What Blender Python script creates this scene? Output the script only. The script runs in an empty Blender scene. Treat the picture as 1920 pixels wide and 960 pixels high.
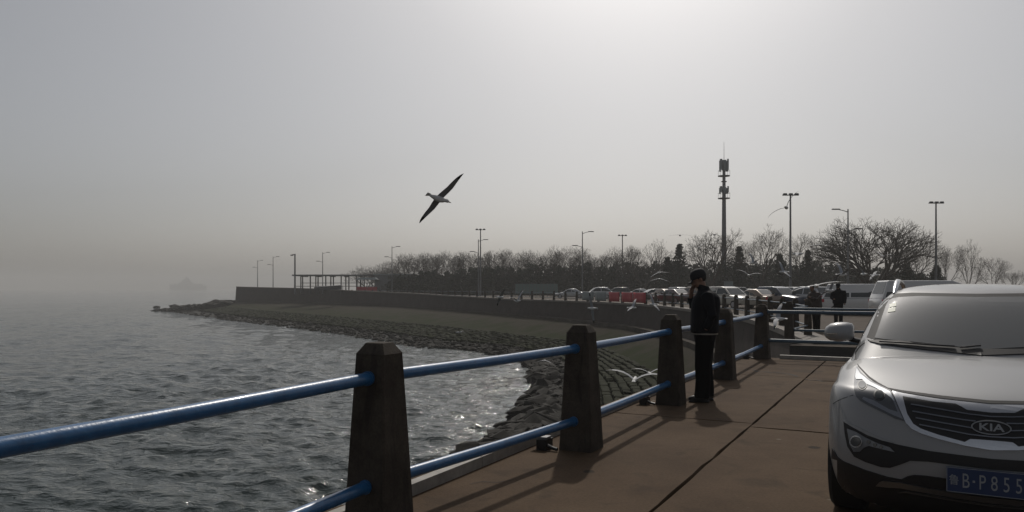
import bpy, bmesh, math, random
import numpy as np
from mathutils import Vector, Matrix, noise
from mathutils.bvhtree import BVHTree
from mathutils.geometry import delaunay_2d_cdt, tessellate_polygon

R = math.radians
PI = math.pi
sc = bpy.context.scene
COL = sc.collection

# ------------------------------------------------------------------ camera
CAM_H, F, HZ = 1.55, 1440.0, 540.0          # eye height, focal length in photo pixels, horizon row
cd = bpy.data.cameras.new('camera'); cam = bpy.data.objects.new('camera', cd); COL.objects.link(cam)
cam.location = (0, 0, CAM_H); cam.rotation_euler = (PI/2, 0, 0)
cd.sensor_width = 36; cd.lens = 27; cd.shift_y = 60/1920; cd.clip_start = .05; cd.clip_end = 12000
sc.camera = cam

# ------------------------------------------------------------------ sky, sun, exposure
SUN_AZ, SUN_EL = R(10), R(42.5)
w = bpy.data.worlds.new('World'); sc.world = w; w.use_nodes = True
nt = w.node_tree; bg = nt.nodes['Background']
sky = nt.nodes.new('ShaderNodeTexSky'); sky.sky_type = 'NISHITA'; sky.sun_disc = False
sky.sun_elevation = SUN_EL; sky.sun_rotation = SUN_AZ
sky.altitude = 1000; sky.dust_density = 7; sky.air_density = 1; sky.ozone_density = 1
hs = nt.nodes.new('ShaderNodeHueSaturation'); hs.inputs['Saturation'].default_value = .34
nt.links.new(sky.outputs[0], hs.inputs['Color']); nt.links.new(hs.outputs[0], bg.inputs[0])
bg.inputs[1].default_value = .0595
sd = bpy.data.lights.new('sun', 'SUN'); sun = bpy.data.objects.new('sun', sd); COL.objects.link(sun)
sd.energy = 1.7; sd.angle = R(1.2); sd.color = (1, .94, .86)
sdir = Vector((math.sin(SUN_AZ)*math.cos(SUN_EL), math.cos(SUN_AZ)*math.cos(SUN_EL), math.sin(SUN_EL)))
sun.rotation_euler = sdir.to_track_quat('Z', 'Y').to_euler(); sun.location = (0, 0, 60)
vs = sc.view_settings; vs.view_transform = 'Standard'; vs.look = 'None'; vs.exposure = 0; vs.gamma = 1
vs.use_curve_mapping = False
sc.cycles.max_bounces = 6; sc.cycles.volume_bounces = 1; sc.cycles.use_denoising = True

# ------------------------------------------------------------------ helpers
def px(x, y, D):                      # photo pixel at depth D -> world
    return Vector(((x-960)*D/F, D, CAM_H-(y-HZ)*D/F))
def gp(x, y, z=0.0):                  # photo pixel on the level z -> world
    return px(x, y, (CAM_H-z)*F/(y-HZ))

def nmat(name): 
    m = bpy.data.materials.new(name); m.use_nodes = True
    return m, m.node_tree, m.node_tree.nodes['Principled BSDF']
def mat(name, col, rough=.6, metal=0, coat=0, spec=.5, var=0, scale=5, bump=0, bscale=30, col2=None, trans=0, alpha=1, sheen=0):
    m, t, b = nmat(name)
    b.inputs['Base Color'].default_value = (*col, 1); b.inputs['Roughness'].default_value = rough
    b.inputs['Metallic'].default_value = metal; b.inputs['Coat Weight'].default_value = coat
    b.inputs['Coat Roughness'].default_value = .04
    b.inputs['Specular IOR Level'].default_value = spec
    b.inputs['Transmission Weight'].default_value = trans; b.inputs['Alpha'].default_value = alpha
    b.inputs['Sheen Weight'].default_value = sheen
    tc = None
    if var or bump or col2:
        tc = t.nodes.new('ShaderNodeTexCoord')
    if var or col2:
        n = t.nodes.new('ShaderNodeTexNoise'); n.inputs['Scale'].default_value = scale; n.inputs['Detail'].default_value = 8
        n.inputs['Roughness'].default_value = .65
        r = t.nodes.new('ShaderNodeValToRGB')
        c2 = col2 if col2 else tuple(c*(1+var) for c in col)
        r.color_ramp.elements[0].position = .32; r.color_ramp.elements[1].position = .68
        r.color_ramp.elements[0].color = (*[c*(1-var) for c in col], 1); r.color_ramp.elements[1].color = (*c2, 1)
        t.links.new(tc.outputs['Object'], n.inputs['Vector']); t.links.new(n.outputs['Fac'], r.inputs['Fac'])
        t.links.new(r.outputs['Color'], b.inputs['Base Color'])
    if bump:
        n = t.nodes.new('ShaderNodeTexNoise'); n.inputs['Scale'].default_value = bscale; n.inputs['Detail'].default_value = 6
        bp = t.nodes.new('ShaderNodeBump'); bp.inputs['Strength'].default_value = bump; bp.inputs['Distance'].default_value = .02
        t.links.new(tc.outputs['Object'], n.inputs['Vector']); t.links.new(n.outputs['Fac'], bp.inputs['Height'])
        t.links.new(bp.outputs['Normal'], b.inputs['Normal'])
    return m

def tag(o, label=None, cat=None, group=None, kind=None):
    if label: o['label'] = label
    if cat: o['category'] = cat
    if group: o['group'] = group
    if kind: o['kind'] = kind
    return o
def empty(name, loc=(0, 0, 0), rz=0.0):
    o = bpy.data.objects.new(name, None); COL.objects.link(o)
    o.location = loc; o.rotation_euler = (0, 0, rz); o.empty_display_size = .2
    return o
def link(name, me, parent=None):
    o = bpy.data.objects.new(name, me); COL.objects.link(o)
    if parent is not None: o.parent = parent
    return o
def copy_tree(o, parent=None):
    c = o.copy(); COL.objects.link(c); c.parent = parent
    for ch in list(o.children): copy_tree(ch, c)
    return c

class MB:
    def __init__(s): s.v = []; s.f = []; s.m = []
    def add(s, vs_, fs, mi=0):
        o = len(s.v); s.v += [tuple(p) for p in vs_]; s.f += [tuple(i+o for i in f) for f in fs]; s.m += [mi]*len(fs); return s
    def box(s, c, d, rz=0.0, mi=0, taper=1.0):
        x, y, z = d[0]/2, d[1]/2, d[2]/2; p = []
        for k in (-1, 1):
            t = taper if k > 0 else 1
            for (a, b) in ((-1, -1), (1, -1), (1, 1), (-1, 1)):
                u, v_ = a*x*t, b*y*t
                p.append((c[0]+u*math.cos(rz)-v_*math.sin(rz), c[1]+u*math.sin(rz)+v_*math.cos(rz), c[2]+k*z))
        return s.add(p, [(3, 2, 1, 0), (4, 5, 6, 7), (0, 1, 5, 4), (1, 2, 6, 5), (2, 3, 7, 6), (3, 0, 4, 7)], mi)
    def tube(s, pts, rad, n=8, mi=0, cap=True):
        pts = [Vector(p) for p in pts]
        if not hasattr(rad, '__len__'): rad = [rad]*len(pts)
        rings = []; ref = None
        for i, p in enumerate(pts):
            t = (pts[min(i+1, len(pts)-1)]-pts[max(i-1, 0)])
            t = t.normalized() if t.length > 1e-9 else Vector((0, 0, 1))
            if ref is None: ref = Vector((0, 0, 1)) if abs(t.z) < .9 else Vector((1, 0, 0))
            a = t.cross(ref).normalized(); b = t.cross(a).normalized(); ref = b.cross(t) if False else ref
            rings.append([p+(a*math.cos(2*PI*k/n)+b*math.sin(2*PI*k/n))*rad[i] for k in range(n)])
        return s.rings(rings, mi, cap)
    def rings(s, rings, mi=0, cap=True, closed=True):
        n = len(rings[0]); v = [p for r in rings for p in r]; f = []
        for i in range(len(rings)-1):
            for k in range(n if closed else n-1):
                k2 = (k+1) % n
                f.append((i*n+k, i*n+k2, (i+1)*n+k2, (i+1)*n+k))
        if cap and closed:
            f.append(tuple(range(n-1, -1, -1))); f.append(tuple((len(rings)-1)*n+k for k in range(n)))
        return s.add(v, f, mi)
    def grid(s, rows, mi=0):
        return s.rings(rows, mi, False, False)
    def ell(s, c, r, nu=12, nv=8, mi=0, rot=None):
        rings = []
        for j in range(1, nv):
            th = PI*j/nv
            ring = []
            for k in range(nu):
                p = Vector((r[0]*math.sin(th)*math.cos(2*PI*k/nu), r[1]*math.sin(th)*math.sin(2*PI*k/nu), -r[2]*math.cos(th)))
                if rot: p = rot @ p
                ring.append(Vector(c)+p)
            rings.append(ring)
        return s.rings(rings, mi)
    def mesh(s, name, mats, smooth=False, angle=None):
        me = bpy.data.meshes.new(name); me.from_pydata(s.v, [], s.f)
        for m in (mats if isinstance(mats, (list, tuple)) else [mats]): me.materials.append(m)
        me.polygons.foreach_set('material_index', s.m)
        if smooth: me.polygons.foreach_set('use_smooth', [True]*len(s.f))
        me.update()
        bm = bmesh.new(); bm.from_mesh(me); bmesh.ops.recalc_face_normals(bm, faces=bm.faces[:])
        if angle is not None:
            for e in bm.edges: e.smooth = e.calc_face_angle(3) < angle
        bm.to_mesh(me); bm.free()
        return me
    def build(s, name, mats, parent=None, smooth=False, angle=None):
        return link(name, s.mesh(name, mats, smooth, angle), parent)

def evald(o, name=None):               # apply modifiers of o into a plain mesh
    dg = bpy.context.evaluated_depsgraph_get()
    me = bpy.data.meshes.new_from_object(o.evaluated_get(dg))
    old = o.data; o.modifiers.clear(); o.data = me
    if name: me.name = name
    return o
def remesh(o, voxel, smooth=4):
    m = o.modifiers.new('r', 'REMESH'); m.mode = 'VOXEL'; m.voxel_size = voxel; m.use_smooth_shade = True
    if smooth:
        k = o.modifiers.new('s', 'SMOOTH'); k.iterations = smooth; k.factor = .5
    mats = [x for x in o.data.materials]
    evald(o)
    if not len(o.data.materials):
        for x in mats: o.data.materials.append(x)
    return o

def lerp(a, b, t): return a+(b-a)*t
def path_at(P, t):                     # t in 0..len-1, Catmull-Rom through the points
    i = max(0, min(int(t), len(P)-2)); u = t-i
    g = lambda k: Vector(P[max(0, min(len(P)-1, k))])
    p0, p1, p2, p3 = g(i-1), g(i), g(i+1), g(i+2)
    return .5*((2*p1)+(p2-p0)*u+(2*p0-5*p1+4*p2-p3)*u*u+(3*p1-p0-3*p2+p3)*u**3)

# ------------------------------------------------------------------ materials
def concrete(name, a, b, stain, joint=0, rough=.85, spec=.3, vary=False, specks=None):
    m, t, bs = nmat(name); N = t.nodes.new; L = t.links.new
    tc = N('ShaderNodeTexCoord')
    n1 = N('ShaderNodeTexNoise'); n1.inputs['Scale'].default_value = .55; n1.inputs['Detail'].default_value = 9; n1.inputs['Roughness'].default_value = .7
    n2 = N('ShaderNodeTexNoise'); n2.inputs['Scale'].default_value = 45; n2.inputs['Detail'].default_value = 5
    n3 = N('ShaderNodeTexNoise'); n3.inputs['Scale'].default_value = 2.4; n3.inputs['Detail'].default_value = 6; n3.inputs['Distortion'].default_value = .6
    vec = tc.outputs['Object']
    if vary:
        oi_ = N('ShaderNodeObjectInfo'); sc_ = N('ShaderNodeVectorMath'); sc_.operation = 'SCALE'; sc_.inputs[0].default_value = (31, 17, 9); L(oi_.outputs['Random'], sc_.inputs['Scale'])
        av = N('ShaderNodeVectorMath'); av.operation = 'ADD'; L(vec, av.inputs[0]); L(sc_.outputs[0], av.inputs[1]); vec = av.outputs[0]
        st = N('ShaderNodeMapping'); st.inputs['Scale'].default_value = (5, 5, .7); L(vec, st.inputs['Vector']); n3.inputs['Scale'].default_value = 3
        L(st.outputs[0], n3.inputs['Vector']); n1.inputs['Scale'].default_value = 3.5; n2.inputs['Scale'].default_value = 70
    for n in (n1, n2, n3):
        if not n.inputs['Vector'].is_linked: L(vec, n.inputs['Vector'])
    r = N('ShaderNodeValToRGB'); r.color_ramp.elements[0].position = .35; r.color_ramp.elements[1].position = .65
    r.color_ramp.elements[0].color = (*a, 1); r.color_ramp.elements[1].color = (*b, 1); L(n1.outputs['Fac'], r.inputs['Fac'])
    r3 = N('ShaderNodeValToRGB'); r3.color_ramp.elements[0].position = .56; r3.color_ramp.elements[1].position = .70
    r3.color_ramp.elements[0].color = (0, 0, 0, 1); r3.color_ramp.elements[1].color = (.6, .6, .6, 1); L(n3.outputs['Fac'], r3.inputs['Fac'])
    mx = N('ShaderNodeMix'); mx.data_type = 'RGBA'; L(r3.outputs['Color'], mx.inputs['Factor']); L(r.outputs['Color'], mx.inputs['A'])
    mx.inputs['B'].default_value = (*stain, 1)
    m2 = N('ShaderNodeMix'); m2.data_type = 'RGBA'; m2.blend_type = 'MULTIPLY'; m2.inputs['Factor'].default_value = .5
    r2 = N('ShaderNodeValToRGB'); r2.color_ramp.elements[0].position = .3; r2.color_ramp.elements[1].position = .6
    r2.color_ramp.elements[0].color = (.55, .55, .55, 1); L(n2.outputs['Fac'], r2.inputs['Fac'])
    L(mx.outputs['Result'], m2.inputs['A']); L(r2.outputs['Color'], m2.inputs['B']); res = m2.outputs['Result']
    if specks:
        for (scl, th, colr, fc) in specks:
            vo = N('ShaderNodeTexVoronoi'); vo.inputs['Scale'].default_value = scl; L(vec, vo.inputs['Vector'])
            nn = N('ShaderNodeTexNoise'); nn.inputs['Scale'].default_value = scl*2.2; nn.inputs['Detail'].default_value = 4; L(vec, nn.inputs['Vector'])
            ma = N('ShaderNodeMath'); ma.operation = 'MULTIPLY_ADD'; L(nn.outputs['Fac'], ma.inputs[0]); ma.inputs[1].default_value = .22; L(vo.outputs['Distance'], ma.inputs[2])
            sr = N('ShaderNodeSeparateColor'); L(vo.outputs['Color'], sr.inputs[0]); 
            m5 = N('ShaderNodeMath'); m5.operation = 'MULTIPLY'; L(sr.outputs[0], m5.inputs[0]); m5.inputs[1].default_value = .28
            m6 = N('ShaderNodeMath'); m6.operation = 'ADD'; L(ma.outputs[0], m6.inputs[0]); L(m5.outputs[0], m6.inputs[1])
            cr = N('ShaderNodeValToRGB'); cr.color_ramp.elements[0].position = th; cr.color_ramp.elements[1].position = th+.035; cr.color_ramp.elements[0].color = (fc, fc, fc, 1); cr.color_ramp.elements[1].color = (0, 0, 0, 1); L(m6.outputs[0], cr.inputs['Fac'])
            m4 = N('ShaderNodeMix'); m4.data_type = 'RGBA'; L(cr.outputs['Color'], m4.inputs['Factor']); L(res, m4.inputs['A']); m4.inputs['B'].default_value = (*colr, 1); res = m4.outputs['Result']
    L(res, bs.inputs['Base Color'])
    bp = N('ShaderNodeBump'); bp.inputs['Strength'].default_value = .35; bp.inputs['Distance'].default_value = .01
    L(n2.outputs['Fac'], bp.inputs['Height']); L(bp.outputs['Normal'], bs.inputs['Normal'])
    bs.inputs['Roughness'].default_value = rough; bs.inputs['Specular IOR Level'].default_value = spec
    return m

M = {}
M['deck'] = concrete('deck_concrete', (.072, .046, .028), (.118, .080, .050), (.050, .034, .022), spec=.08, specks=[(1.7, .20, (.022, .018, .014), .8), (2.6, .19, (.20, .18, .15), .7), (.55, .26, (.045, .034, .025), .55)])
M['joint'] = mat('dark_joint', (.02, .015, .012), .9)
M['ground'] = concrete('promenade_concrete', (.065, .05, .037), (.10, .078, .058), (.045, .036, .029), spec=.12)
M['post'] = concrete('post_stone', (.046, .038, .031), (.088, .074, .060), (.030, .026, .022), rough=.85, spec=.12, vary=True)
M['kerb'] = mat('kerb_stone', (.30, .28, .25), .7, var=.25, scale=6)
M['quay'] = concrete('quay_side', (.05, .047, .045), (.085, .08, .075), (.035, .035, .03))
M['blue'] = mat('blue_rail_paint', (.022, .115, .27), .34, var=.22, scale=14, bump=.08, bscale=60, coat=.25)
def chip(m):
    t = m.node_tree; b = t.nodes['Principled BSDF']; lk = b.inputs['Base Color'].links[0]; src = lk.from_socket
    tc = t.nodes.new('ShaderNodeTexCoord'); n = t.nodes.new('ShaderNodeTexNoise'); n.inputs['Scale'].default_value = 9; n.inputs['Detail'].default_value = 9; n.inputs['Roughness'].default_value = .75
    r_ = t.nodes.new('ShaderNodeValToRGB'); r_.color_ramp.elements[0].position = .64; r_.color_ramp.elements[1].position = .67
    mx = t.nodes.new('ShaderNodeMix'); mx.data_type = 'RGBA'; t.links.new(tc.outputs['Object'], n.inputs['Vector']); t.links.new(n.outputs['Fac'], r_.inputs['Fac']); t.links.new(r_.outputs['Color'], mx.inputs['Factor'])
    t.links.new(src, mx.inputs['A']); mx.inputs['B'].default_value = (.05, .028, .018, 1); t.links.new(mx.outputs['Result'], b.inputs['Base Color'])
chip(M['blue'])
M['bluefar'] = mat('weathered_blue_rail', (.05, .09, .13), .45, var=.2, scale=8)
M['black'] = mat('black_plastic', (.010, .010, .011), .45)
M['wall'] = concrete('seawall_stone', (.055, .046, .042), (.078, .066, .06), (.038, .035, .032), spec=.1)
M['cope'] = mat('wall_coping', (.17, .15, .13), .8, var=.2, scale=2)
M['steel'] = mat('galvanised_steel', (.16, .165, .17), .5, metal=.3, var=.15, scale=3)
M['lampdark'] = mat('lamp_head', (.06, .06, .062), .5)
M['white'] = mat('white_metal', (.6, .6, .58), .5)
M['bark'] = mat('bare_bark', (.060, .052, .045), .9, var=.3, scale=3)
M['twig'] = mat('bare_twigs', (.07, .06, .05), .9)
M['red'] = mat('red_cloth', (.45, .03, .045), .6)
M['grey'] = mat('grey_panel', (.22, .25, .25), .6)
M['greenpanel'] = mat('green_grey_panel', (.13, .19, .18), .6)

def foliage(name, a, b):
    m, t, bs = nmat(name)
    oi_ = t.nodes.new('ShaderNodeTexCoord'); n = t.nodes.new('ShaderNodeTexNoise'); n.inputs['Scale'].default_value = .7; n.inputs['Detail'].default_value = 4
    r = t.nodes.new('ShaderNodeValToRGB'); r.color_ramp.elements[0].color = (*a, 1); r.color_ramp.elements[1].color = (*b, 1)
    r.color_ramp.elements[0].position = .35; r.color_ramp.elements[1].position = .65
    t.links.new(oi_.outputs['Object'], n.inputs['Vector']); t.links.new(n.outputs['Fac'], r.inputs['Fac'])
    t.links.new(r.outputs['Color'], bs.inputs['Base Color']); bs.inputs['Roughness'].default_value = .8
    bs.inputs['Specular IOR Level'].default_value = .2
    return m
M['ever'] = foliage('evergreen_needles', (.022, .032, .022), (.045, .055, .036))
M['rock'] = mat('shore_rock', (.030, .028, .024), .85, var=.6, scale=1.6, bump=.6, bscale=7, spec=.12)
M['apron'] = concrete('apron_concrete', (.026, .025, .017), (.048, .044, .032), (.020, .036, .008), spec=.1)
def moss():
    m, t, bs = nmat('mossy_apron'); N = t.nodes.new; L = t.links.new; tc = N('ShaderNodeTexCoord')
    n1 = N('ShaderNodeTexNoise'); n1.inputs['Scale'].default_value = .35; n1.inputs['Detail'].default_value = 8; n1.inputs['Roughness'].default_value = .7
    n2 = N('ShaderNodeTexNoise'); n2.inputs['Scale'].default_value = 3; n2.inputs['Detail'].default_value = 6
    L(tc.outputs['Object'], n1.inputs['Vector']); L(tc.outputs['Object'], n2.inputs['Vector'])
    sx = N('ShaderNodeSeparateXYZ'); L(tc.outputs['Object'], sx.inputs[0])
    mr = N('ShaderNodeMapRange'); mr.inputs['From Min'].default_value = -2.3; mr.inputs['From Max'].default_value = -3.6; L(sx.outputs['Z'], mr.inputs['Value'])
    ad = N('ShaderNodeMath'); ad.operation = 'MULTIPLY_ADD'; L(n1.outputs['Fac'], ad.inputs[0]); ad.inputs[1].default_value = 4.0; ad.inputs[2].default_value = -2.3
    a2 = N('ShaderNodeMath'); a2.operation = 'ADD'; a2.use_clamp = True; L(mr.outputs[0], a2.inputs[0]); L(ad.outputs[0], a2.inputs[1])
    c1 = N('ShaderNodeValToRGB'); c1.color_ramp.elements[0].color = (.030, .026, .019, 1); c1.color_ramp.elements[1].color = (.055, .047, .036, 1); L(n2.outputs['Fac'], c1.inputs['Fac'])
    c2 = N('ShaderNodeValToRGB'); c2.color_ramp.elements[0].color = (.011, .016, .005, 1); c2.color_ramp.elements[1].color = (.026, .036, .008, 1); L(n2.outputs['Fac'], c2.inputs['Fac'])
    mx = N('ShaderNodeMix'); mx.data_type = 'RGBA'; L(a2.outputs[0], mx.inputs['Factor']); L(c1.outputs[0], mx.inputs['A']); L(c2.outputs[0], mx.inputs['B']); L(mx.outputs['Result'], bs.inputs['Base Color'])
    bs.inputs['Roughness'].default_value = .95; bs.inputs['Specular IOR Level'].default_value = .05
    return m
M['apron'] = moss()
M['ledge'] = mat('ledge_concrete', (.065, .056, .046), .9, var=.35, scale=.8, spec=.08)
M['course'] = mat('mossy_paving', (.020, .021, .013), .9, var=.5, scale=.8, col2=(.030, .036, .012), bump=.4, bscale=9, spec=.08)
M['rubble'] = concrete('rubble_bed', (.014, .014, .012), (.028, .027, .022), (.016, .026, .008), spec=.2)

# ------------------------------------------------------------------ shore geometry in plan
S = [(-7, -5), (-6.5, 5), (-5.5, 14), (-4.3, 22), (-3.3, 27.8), (-2.1, 30.8), (-.5, 35), (.9, 44), (1.8, 53), (1.9, 67.7), (1, 75), (-2.3, 82.5), (-6, 88), (-11.5, 92), (-19, 104.7), (-31, 124), (-47, 147), (-69, 178), (-100, 226)]
T = [(-3, -5), (-2, 5), (1, 14), (4, 22), (6, 27.8), (7.2, 31), (8.2, 36), (8.9, 44), (9, 53), (8.2, 69.5), (6.5, 76), (4, 82), (1, 88), (-4, 97.5), (-12, 112), (-23, 129), (-38, 152), (-58, 182), (-88, 229)]
W = [(4, -5), (6, 5), (7.2, 16), (8.2, 22), (9.6, 28), (10.4, 32), (11.4, 38), (12.3, 46), (12.6, 57), (12.5, 69), (11.4, 77), (9.5, 84), (6, 95), (-1, 111), (-11, 133), (-23, 158), (-38, 178), (-54, 202), (-84, 233)]
WT = [0]*13+[0, .25, .6, 1.0, 1.45, 2.0]
WATER = -5.5
fd = Vector((.46, .888, 0)).normalized(); nd = Vector((fd.y, -fd.x, 0))     # along the fence, and towards the land
POSTS = [(-2.22, 2.02), (-.87, 5.04), (.672, 7.44), (2.13, 10.29), (3.64, 13.13), (5.5, 16.9)]
P5 = Vector((5.5, 16.9, 0))
A = P5-nd*.72+fd*.30; B = P5+nd*14+fd*.30; C = B-fd*60; Dk = A-fd*40
G1 = Vector((7.55, 20.9, 0)); G2 = G1+nd*12.4

# water -------------------------------------------------------------
def build_water():
    rng = np.random.default_rng(4)
    rows = [3.0]
    while rows[-1] < 3200: rows.append(rows[-1]*(1.0056 if rows[-1] < 420 else 1.03)+.004)
    rows = np.array(rows); ang = np.radians(np.linspace(-58, 26, 600))
    Rr, Aa = np.meshgrid(rows, ang, indexing='ij')
    X = Rr*np.sin(Aa); Y = Rr*np.cos(Aa); Z = np.zeros_like(X); dX = np.zeros_like(X); dY = np.zeros_like(X)
    cell = np.maximum(Rr*np.where(Rr < 420, .0056, .03), Rr*(ang[1]-ang[0]))
    wind = math.radians(-100)
    for lam, amp, cnt in ((7, .030, 6), (3.4, .040, 9), (1.7, .036, 12), (.9, .024, 18), (.5, .015, 22)):
        for k in range(cnt):
            l = lam*rng.uniform(.7, 1.4); th = wind+rng.normal(0, .55); kk = 2*PI/l; ph = rng.uniform(0, 6.28)
            fade = np.clip((l/cell-2.0)/2.5, 0, 1)
            a = amp*rng.uniform(.6, 1.2)/math.sqrt(cnt)*2.0*fade
            arg = kk*(X*math.cos(th)+Y*math.sin(th))+ph
            Z += a*np.cos(arg); dX -= .8*a*math.cos(th)*np.sin(arg); dY -= .8*a*math.sin(th)*np.sin(arg)
    gust = .75+.35*np.sin(X*.11+1)*np.sin(Y*.07+.4)
    co = np.stack([X+dX*gust, Y+dY*gust, WATER+Z*gust], -1).reshape(-1, 3)
    nr, nc = X.shape
    i = np.arange(nr-1)[:, None]*nc+np.arange(nc-1)[None]
    q = np.stack([i, i+1, i+nc+1, i+nc], -1).reshape(-1, 4)
    me = bpy.data.meshes.new('sea_water')
    me.vertices.add(len(co)); me.vertices.foreach_set('co', co.ravel())
    me.loops.add(q.size); me.loops.foreach_set('vertex_index', q.ravel().astype(np.int32))
    me.polygons.add(len(q)); me.polygons.foreach_set('loop_start', np.arange(len(q), dtype=np.int32)*4)
    me.update(calc_edges=True); me.polygons.foreach_set('use_smooth', np.ones(len(q), dtype=bool))
    m, t, b = nmat('sea_water')
    b.inputs['Base Color'].default_value = (.030, .044, .043, 1); b.inputs['Roughness'].default_value = .045
    b.inputs['IOR'].default_value = 1.33
    tc = t.nodes.new('ShaderNodeTexCoord'); prev = None
    for scl, my, dist in ((.75, 1.7, .30), (3.2, 2.2, .06)):
        mp = t.nodes.new('ShaderNodeMapping'); mp.inputs['Scale'].default_value = (1, my, 1)
        n = t.nodes.new('ShaderNodeTexNoise'); n.inputs['Scale'].default_value = scl; n.inputs['Detail'].default_value = 4; n.inputs['Distortion'].default_value = .3
        bp = t.nodes.new('ShaderNodeBump'); bp.inputs['Strength'].default_value = 1.0; bp.inputs['Distance'].default_value = dist
        t.links.new(tc.outputs['Object'], mp.inputs['Vector']); t.links.new(mp.outputs[0], n.inputs['Vector'])
        t.links.new(n.outputs['Fac'], bp.inputs['Height'])
        if prev: t.links.new(prev.outputs['Normal'], bp.inputs['Normal'])
        prev = bp
    t.links.new(prev.outputs['Normal'], b.inputs['Normal'])
    me.materials.append(m)
    tag(link('sea_water', me), 'grey rippled sea water of the bay with sun glints', kind='structure')
build_water()

# shore bed, apron, seawall -----------------------------------------
NT = (len(S)-1)*8
def shore():
    wf = []; to = []; sl = []; un = []
    for k in range(NT+1):
        t = k/8; s_, t_, w_ = path_at([(*p, 0) for p in S], t), path_at([(*p, 0) for p in T], t), path_at([(*p, 0) for p in W], t)
        wf.append(Vector((w_.x, w_.y, -2.4))); to.append(Vector((t_.x, t_.y, -4.0))); sl.append(Vector((s_.x, s_.y, WATER-.15)))
        un.append(sl[-1]+(sl[-1]-to[-1]).normalized()*8+Vector((0, 0, -2.5)))
    b = MB(); rows = []
    for f in (0, .3, .55, .8, 1.0):
        rows.append([lerp(a, c, f) if f < 1 else c for a, c in zip(to, sl)])
    rows = [[p+Vector((0, 0, .22*noise.noise(p*.7)+.15*noise.noise(p*1.9))) if i < 4 else p for p in r] for i, r in enumerate(rows)]
    rows.append(un); b.grid(rows)
    o = b.build('rocky_shore', M['rubble']); tag(o, 'dark bed of rubble along the waterline below the seawall', kind='structure')
    b = MB(); n1 = []
    for f in (-.02, 0, .08, .5, 1.02):
        n1.append([lerp(a, c, max(f, 0))+Vector((.0, 0, .14 if f < .1 else 0))+Vector((0, 0, .10*noise.noise(a*.35+Vector((f*9, 0, 0))))) for a, c in zip(wf, to)])
    for k, p in enumerate(n1[0]): n1[0][k] = p+(wf[k]-to[k]).normalized()*.3
    b.grid(n1); ap = b.build('sloping_apron', M['apron'], None, True)
    lg = MB(); rows = [[], [], []]
    for a, c in zip(wf, to):
        d = (c-a); d.z = 0; d.normalize()
        for i, (k, z) in enumerate(((0, -2.12), (.75, -2.14), (.80, -2.5))): rows[i].append(Vector((a.x, a.y, 0))+d*k+Vector((0, 0, z)))
    lg.grid(rows); tag(lg.build('wall_ledge', M['ledge']), 'pale narrow concrete ledge at the foot of the seawall', 'ledge', kind='structure')
    tag(ap, 'mossy sloping concrete apron between seawall foot and shore rocks', 'apron', kind='structure')
    return o
shore_o = shore()

def seawall():
    root = empty('seawall', (12, 60, 0)); tag(root, 'long dark stone seawall curving round the bay below the promenade', 'wall')
    inv = root.matrix_world.inverted()
    root_l = Vector((12, 60, 0)); k0 = 23
    fr = []; top = []; topb = []; bk = []
    for k in range(k0, NT+1):
        t = k/8; p = path_at([(*q, 0) for q in W], t); q = path_at([(*q, 0) for q in W], min(t+.05, len(W)-1)); 
        if t >= len(W)-1: q = p+(p-path_at([(*q, 0) for q in W], t-.05))
        d = (q-p).normalized(); n = Vector((d.y, -d.x, 0))       # landward is right of travel
        zt = float(np.interp(t, range(len(WT)), WT))
        fr.append(p+Vector((0, 0, -2.75))-root_l); top.append(p+n*.35+Vector((0, 0, zt-.18))-root_l)
        topb.append(p+n*1.15+Vector((0, 0, zt-.18))-root_l); bk.append(p+n*1.15+Vector((0, 0, -2.75))-root_l)
    b = MB(); b.grid([fr, top, topb, bk])
    b.add([fr[-1], top[-1], topb[-1], bk[-1]], [(0, 1, 2, 3)])
    b.build('wall_face', M['wall'], root)
    b = MB(); n_ = len(top)
    lo_f = [p+(top[i]-topb[i]).normalized()*.08 for i, p in enumerate(top)]
    up = Vector((0, 0, .2))
    b.grid([lo_f, [p+up for p in lo_f], [p+up for p in topb], topb])
    b.add([lo_f[-1], lo_f[-1]+up, topb[-1]+up, topb[-1]], [(0, 1, 2, 3)])
    b.build('coping', M['cope'], root)
seawall()

# ground sheet, quay sides ------------------------------------------
def poly(name, pts, z, m, depth=None):
    b = MB(); p = [Vector((q[0], q[1], z)) for q in pts]
    tri = tessellate_polygon([p]); b.add(p, tri)
    o = b.build(name, m); 
    return o
wl = []
for k in range(22, NT+1, 2):
    p = path_at([(*q, 0) for q in W], k/8); q = path_at([(*q, 0) for q in W], min(k/8+.05, len(W)-1)); d = (q-p).normalized() if (q-p).length > 1e-6 else Vector((-.6, .8, 0))
    wl.append(p+Vector((d.y, -d.x, 0))*.9)
land = [G1]+[p for p in wl if p.y > 22.5]+[Vector((-84, 480, 0)), Vector((480, 480, 0)), Vector((480, -80, 0)), C, B, G2]
tag(poly('ground', land, -.006, M['ground']), 'pale concrete ground of the promenade and car park', kind='structure')
def skirt(name, pts, z0, z1, m, label, cat):
    b = MB(); b.grid([[Vector((p.x, p.y, z0)) for p in pts], [Vector((p.x, p.y, z1)) for p in pts]])
    o = b.build(name, m); tag(o, label, cat, kind='structure'); return o
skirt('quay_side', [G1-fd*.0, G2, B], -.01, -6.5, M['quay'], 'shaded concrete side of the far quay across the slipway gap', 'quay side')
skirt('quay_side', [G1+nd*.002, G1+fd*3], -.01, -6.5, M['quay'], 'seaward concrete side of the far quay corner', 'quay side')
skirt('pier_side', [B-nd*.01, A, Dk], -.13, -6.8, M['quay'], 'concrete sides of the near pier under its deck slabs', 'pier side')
b = MB(); b.add([A+Vector((0, 0, -2.6)), G1+Vector((0, 0, -2.6)), G2+Vector((0, 0, -2.2)), B+Vector((0, 0, -2.2))], [(0, 1, 2, 3)])
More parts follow.
